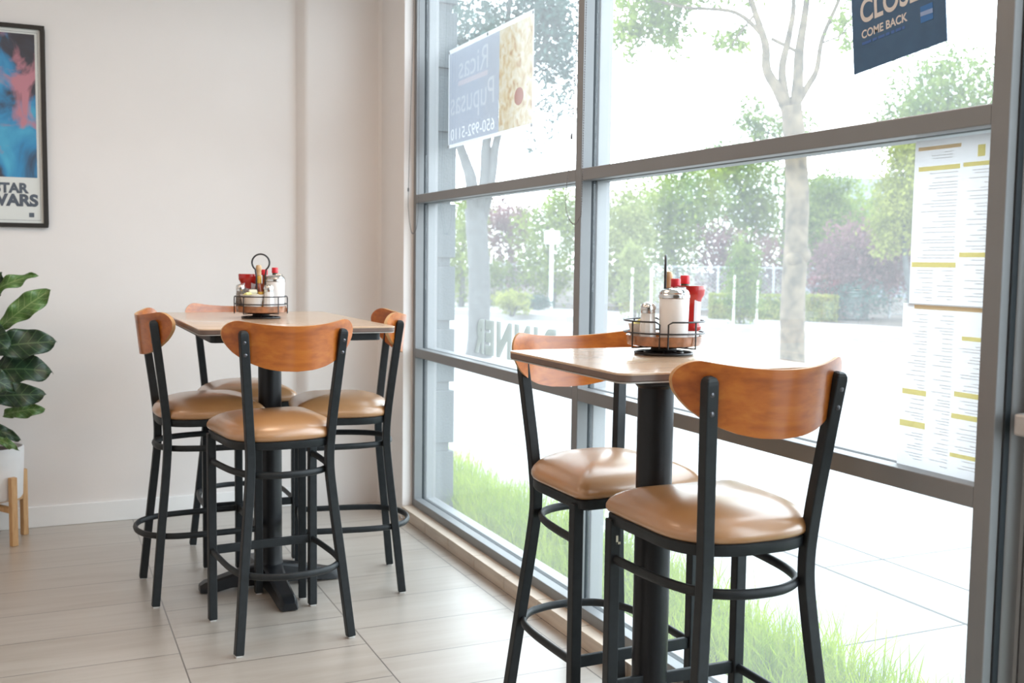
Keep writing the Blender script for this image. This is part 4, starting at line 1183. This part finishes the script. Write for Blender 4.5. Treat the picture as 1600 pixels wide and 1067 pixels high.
# the two street trees on the near sidewalk
t = empty('street_tree', (5.636, 13.63, ZG), label='grey forked street tree seen through the left bay behind the banner', cat='tree')
mb = MB()
limb(mb, [(5.636, 13.63, -.12), (5.645, 13.64, .05), (5.673, 13.693, .93), (5.667, 13.741, 1.47), (5.637, 13.801, 2.05)], .16, .15, 16)
limb(mb, [(5.625, 13.80, 1.75), (5.60, 13.845, 2.40), (5.534, 13.904, 2.69), (5.465, 13.956, 2.925), (5.318, 14.067, 3.456), (5.25, 14.159, 4.178), (5.217, 14.242, 4.99)], .10, .03)
limb(mb, [(5.669, 13.783, 1.8), (5.768, 13.774, 2.405), (5.805, 13.807, 2.984), (5.942, 13.801, 3.646), (6.082, 13.807, 4.461), (6.182, 13.838, 5.366)], .095, .03)
limb(mb, [(5.693, 13.765, 1.7), (5.861, 13.74, 2.497), (5.937, 13.749, 3.013), (6.148, 13.708, 3.649), (6.489, 13.6, 4.196), (6.748, 13.529, 4.741)], .08, .025)
mb.lathe([(.22, -.06), (.20, .0), (.17, .10), (.155, .25)], 16, (5.64, 13.635, ZG))
o = mb.build('trunk', M['bark2'], t, smooth=60); o.location = -t.location
leaves([(5.51, 13.73, 4.39, .53, .53, 1500, .085), (6.75, 13.73, 4.51, .46, .64, 1700, .085), (6.10, 13.87, 5.36, 1.09, .63, 2200, .09), (6.82, 13.63, 3.69, .37, .42, 500, .08), (6.64, 13.65, 3.05, .33, .23, 190, .07), (5.23, 14.35, 3.67, .37, .83, 700, .08), (5.59, 14.31, 5.14, .46, .55, 800, .08), (6.2, 14.2, 6.3, 1.6, .9, 2200, .1), (6.75, 13.9, 5.2, .5, .5, 1600, .08), (5.7, 13.9, 4.3, .8, .55, 2200, .08), (6.5, 13.8, 4.75, .55, .5, 2200, .08), (6.85, 13.7, 4.1, .30, .45, 700, .08)], 'foliage', 'lf_teal', t, 201)
t = empty('street_tree', (5.80, 7.05, ZG), label='pale mottled street tree seen through the right bay behind the window table', cat='tree')
mb = MB()
limb(mb, [(5.80, 7.04, -.2), (5.812, 7.06, .2), (5.829, 7.093, .523), (5.842, 7.126, 1.012), (5.872, 7.15, 1.393), (5.895, 7.174, 1.828), (5.892, 7.203, 2.154), (5.878, 7.237, 2.48), (5.864, 7.258, 2.66)], .112, .088, 18, 6)
mb.sphere((5.905, 7.115, 1.40), .085, 14); mb.sphere((5.835, 7.12, 1.36), .08, 14); mb.lathe([(.17, -.12), (.16, -.05), (.125, .08), (.108, .25)], 16, (5.803, 7.045, ZG))
limb(mb, [(5.866, 7.257, 2.56), (5.76, 7.317, 2.804), (5.679, 7.368, 2.971), (5.673, 7.389, 3.183), (5.599, 7.445, 3.454), (5.506, 7.515, 3.778)], .055, .02)
limb(mb, [(5.875, 7.25, 2.57), (5.914, 7.248, 2.806), (5.936, 7.266, 3.133), (5.987, 7.27, 3.459), (6.034, 7.281, 3.84)], .06, .02)
limb(mb, [(5.89, 7.24, 2.66), (5.994, 7.214, 2.835), (6.067, 7.193, 2.977), (6.117, 7.193, 3.244), (6.252, 7.16, 3.572), (6.352, 7.138, 3.845)], .032, .012)
limb(mb, [(5.83, 7.28, 2.68), (5.798, 7.314, 2.968), (5.853, 7.312, 3.24), (5.899, 7.315, 3.512), (5.885, 7.348, 3.838)], .04, .015)
limb(mb, [(5.719, 7.373, 3.238), (5.891, 7.287, 3.143), (5.94, 7.26, 3.089)], .018, .012, 8)
limb(mb, [(5.675, 7.393, 3.237), (5.45, 7.512, 3.452), (5.079, 7.684, 3.49), (4.807, 7.812, 3.551)], .022, .008, 8)
limb(mb, [(5.60, 7.44, 3.45), (5.5, 7.5, 3.3), (5.46, 7.6, 3.17)], .012, .006, 8)
limb(mb, [(6.10, 7.19, 3.2), (6.2, 7.08, 3.25), (6.24, 7.04, 3.30)], .010, .006, 8)
o = mb.build('trunk', M['bark'], t, smooth=60); o.location = -t.location
leaves([(4.92, 8.09, 3.57, .34, .34, 1500, .065), (4.76, 8.14, 3.25, .20, .25, 500, .06), (5.12, 7.98, 3.38, .25, .22, 550, .06), (5.46, 7.60, 3.17, .17, .19, 260, .065), (5.27, 7.73, 3.75, .50, .22, 900, .07), (5.92, 7.45, 3.98, .66, .28, 1200, .07), (6.22, 7.04, 3.28, .16, .22, 200, .06), (6.18, 7.09, 3.71, .32, .22, 400, .07), (5.6, 7.5, 4.6, 1.2, .55, 2500, .09)], 'foliage', 'lf_fresh', t, 202)

# fence, posts and house beyond the street
def post(name, x, y, z1, r, mat, label, cat, group=None):
    return tag(MB().lathe([(r, ZG - .05), (r, z1), (r * .6, z1 + .02), (0, z1 + .02)], 12, (x, y, 0)).build(name, M[mat], smooth=40), label, cat, group)
FP = [(11.2, 31.2), (13.0, 29.4), (14.8, 27.6), (15.9, 25.7), (17.0, 23.9), (18.1, 22.9), (19.2, 22.0), (20.3, 20.9), (21.4, 19.8)]
fe = empty('wire_fence', (*FP[0], ZG), label='tall grey wire fence running in front of the trees across the street', cat='fence')
for x, y in FP:
    o = MB().lathe([(.028, ZG - .05), (.028, 1.25), (0, 1.28)], 8, (x, y, 0)).build('post', M['steel'], fe, smooth=40); o.location = -fe.location
mb = MB()
for (x0, y0), (x1, y1) in zip(FP[:-1], FP[1:]):
    mb.tube([(x0, y0, 1.22), (x1, y1, 1.22)], .018, 6); mb.tube([(x0, y0, ZG + .1), (x1, y1, ZG + .1)], .012, 6)
o = mb.build('top_rail', M['steel'], fe, smooth=40); o.location = -fe.location
mb = MB()
for (x0, y0), (x1, y1) in zip(FP[:-1], FP[1:]):
    L = math.hypot(x1 - x0, y1 - y0); k = int(L / .11)
    for i in range(-11, k):
        for sgn in (0, 1):
            a, b = i / k, (i + 11) / k
            za, zb = (ZG + .1, 1.22) if sgn else (1.22, ZG + .1)
            a2, b2 = max(0, a), min(1, b)
            p_, q_ = za + (zb - za) * (a2 - a) / (b - a), za + (zb - za) * (b2 - a) / (b - a)
            mb.tube([(x0 + (x1 - x0) * a2, y0 + (y1 - y0) * a2, p_), (x0 + (x1 - x0) * b2, y0 + (y1 - y0) * b2, q_)], .0045, 3)
o = mb.build('wire_mesh', M['steel'], fe); o.location = -fe.location
sp = empty('sign_post', (12.95, 26.05, ZG), label='white post with a small white board beyond the left bay', cat='post')
o = MB().lathe([(.05, ZG - .05), (.05, 2.2), (0, 2.22)], 12, (12.95, 26.05, 0)).build('pole', M['whitepost'], sp, smooth=40); o.location = -sp.location
o = MB().box(12.70, 13.16, 25.98, 26.01, 1.80, 2.16).build('board', M['whitepost'], sp, bevel=.01); o.location = -sp.location
G_S = 'stakes beside young shrubs'
post('garden_stake', 14.10, 19.2, 1.05, .022, 'whitepost', 'white stake left of the clipped columnar shrub', 'stake', G_S)
post('garden_stake', 14.56, 18.98, .95, .022, 'whitepost', 'white stake right of the clipped columnar shrub', 'stake', G_S)
post('garden_stake', 12.72, 21.3, 1.17, .026, 'whitepost', 'left white stake before the pale columnar shrub', 'stake', G_S)
post('garden_stake', 13.13, 21.12, 1.17, .026, 'whitepost', 'right white stake before the pale columnar shrub', 'stake', G_S)
hs = empty('house', (32.3, 35.4, ZG), label='grey house with dark roof half hidden behind the trees on the right', cat='house')
mb = MB().box(-1.0, 2.4, -.2, 4, 0, 4.3); mb.xf(Matrix.Rotation(-.42, 4, 'Z')); mb.build('wall', M['house'], hs)
mb = MB(); mb.add([(-1.3, -.6, 4.2), (2.8, -.6, 4.2), (2.8, 4.4, 4.2), (-1.3, 4.4, 4.2), (-1.3, 1.9, 5.3), (2.8, 1.9, 5.3)], [(0, 1, 5, 4), (2, 3, 4, 5), (0, 4, 3), (1, 2, 5), (0, 3, 2, 1)])
mb.xf(Matrix.Rotation(-.42, 4, 'Z')); mb.build('roof', M['roof'], hs)

# ================================================================== LIGHT
w = bpy.data.worlds.new('overcast_sky'); S.world = w; w.use_nodes = True
nt = w.node_tree; bg = nt.nodes['Background']
tc = nt.nodes.new('ShaderNodeTexCoord'); sx = nt.nodes.new('ShaderNodeSeparateXYZ'); nt.links.new(tc.outputs['Generated'], sx.inputs[0])
rp = nt.nodes.new('ShaderNodeValToRGB'); e = rp.color_ramp.elements
e[0].position = 0; e[0].color = (.86, .93, 1, 1); e[1].position = .9; e[1].color = (.80, .90, 1, 1)
nt.links.new(sx.outputs['Z'], rp.inputs[0]); nt.links.new(rp.outputs['Color'], bg.inputs['Color'])
bg.inputs['Strength'].default_value = 7.6
def area(name, loc, rot, sx_, sy_, power, col=(1, 1, 1), portal=False):
    l = bpy.data.lights.new(name, 'AREA'); l.shape = 'RECTANGLE'; l.size = sx_; l.size_y = sy_; l.energy = power; l.color = col
    if portal: l.cycles.is_portal = True
    o = bpy.data.objects.new(name, l); COL.link(o); o.location = loc; o.rotation_euler = rot; return o
area('daylight_portal', (1.92, 1.0, 1.5), (0, PI / 2, 0), 2.9, 8.2, 0, portal=True)
WARM = (1.0, .69, .50)
for x, y, pw in ((-2.6, 3.0, 9), (-.9, 3.2, 9), (.85, 3.3, 15), (-2.6, .8, 9), (-.9, .9, 9), (.75, 1.0, 11), (-.9, -1.4, 9)):  # unseen warm room lamps, several added to brighten chase and lower wall
    area('room_fill_lamp', (x, y, H - .02), (0, 0, 0), .6, .6, pw, WARM)

# ================================================================== CAMERA
yaw, pitch, roll = .42463, -.07691, .01302
f = Vector((math.sin(yaw) * math.cos(pitch), math.cos(yaw) * math.cos(pitch), math.sin(pitch)))
r0 = f.cross(Vector((0, 0, 1))).normalized(); u0 = r0.cross(f)
r_ = math.cos(roll) * r0 + math.sin(roll) * u0; u_ = -math.sin(roll) * r0 + math.cos(roll) * u0
cam = bpy.data.cameras.new('camera'); co = bpy.data.objects.new('camera', cam); COL.link(co)
mw = Matrix((r_, u_, -f)).transposed().to_4x4(); mw.translation = Vector((0, 0, 1.32)); co.matrix_world = mw
cam.sensor_width = 36; cam.lens = 1632.67 / 1600 * 36; cam.clip_start = .05; cam.clip_end = 400
cam.dof.use_dof = True; cam.dof.focus_distance = 3.0; cam.dof.aperture_fstop = 4.5
S.camera = co
S.view_settings.view_transform = 'Standard'; S.view_settings.look = 'None'; S.view_settings.gamma = 1; S.view_settings.use_curve_mapping = False
S.view_settings.exposure = 0.03
S.cycles.use_denoising = True
S.cycles.max_bounces = 10; S.cycles.diffuse_bounces = 5; S.cycles.transparent_max_bounces = 24
S.cycles.sample_clamp_indirect = 8
S.cycles.caustics_reflective = False; S.cycles.caustics_refractive = False
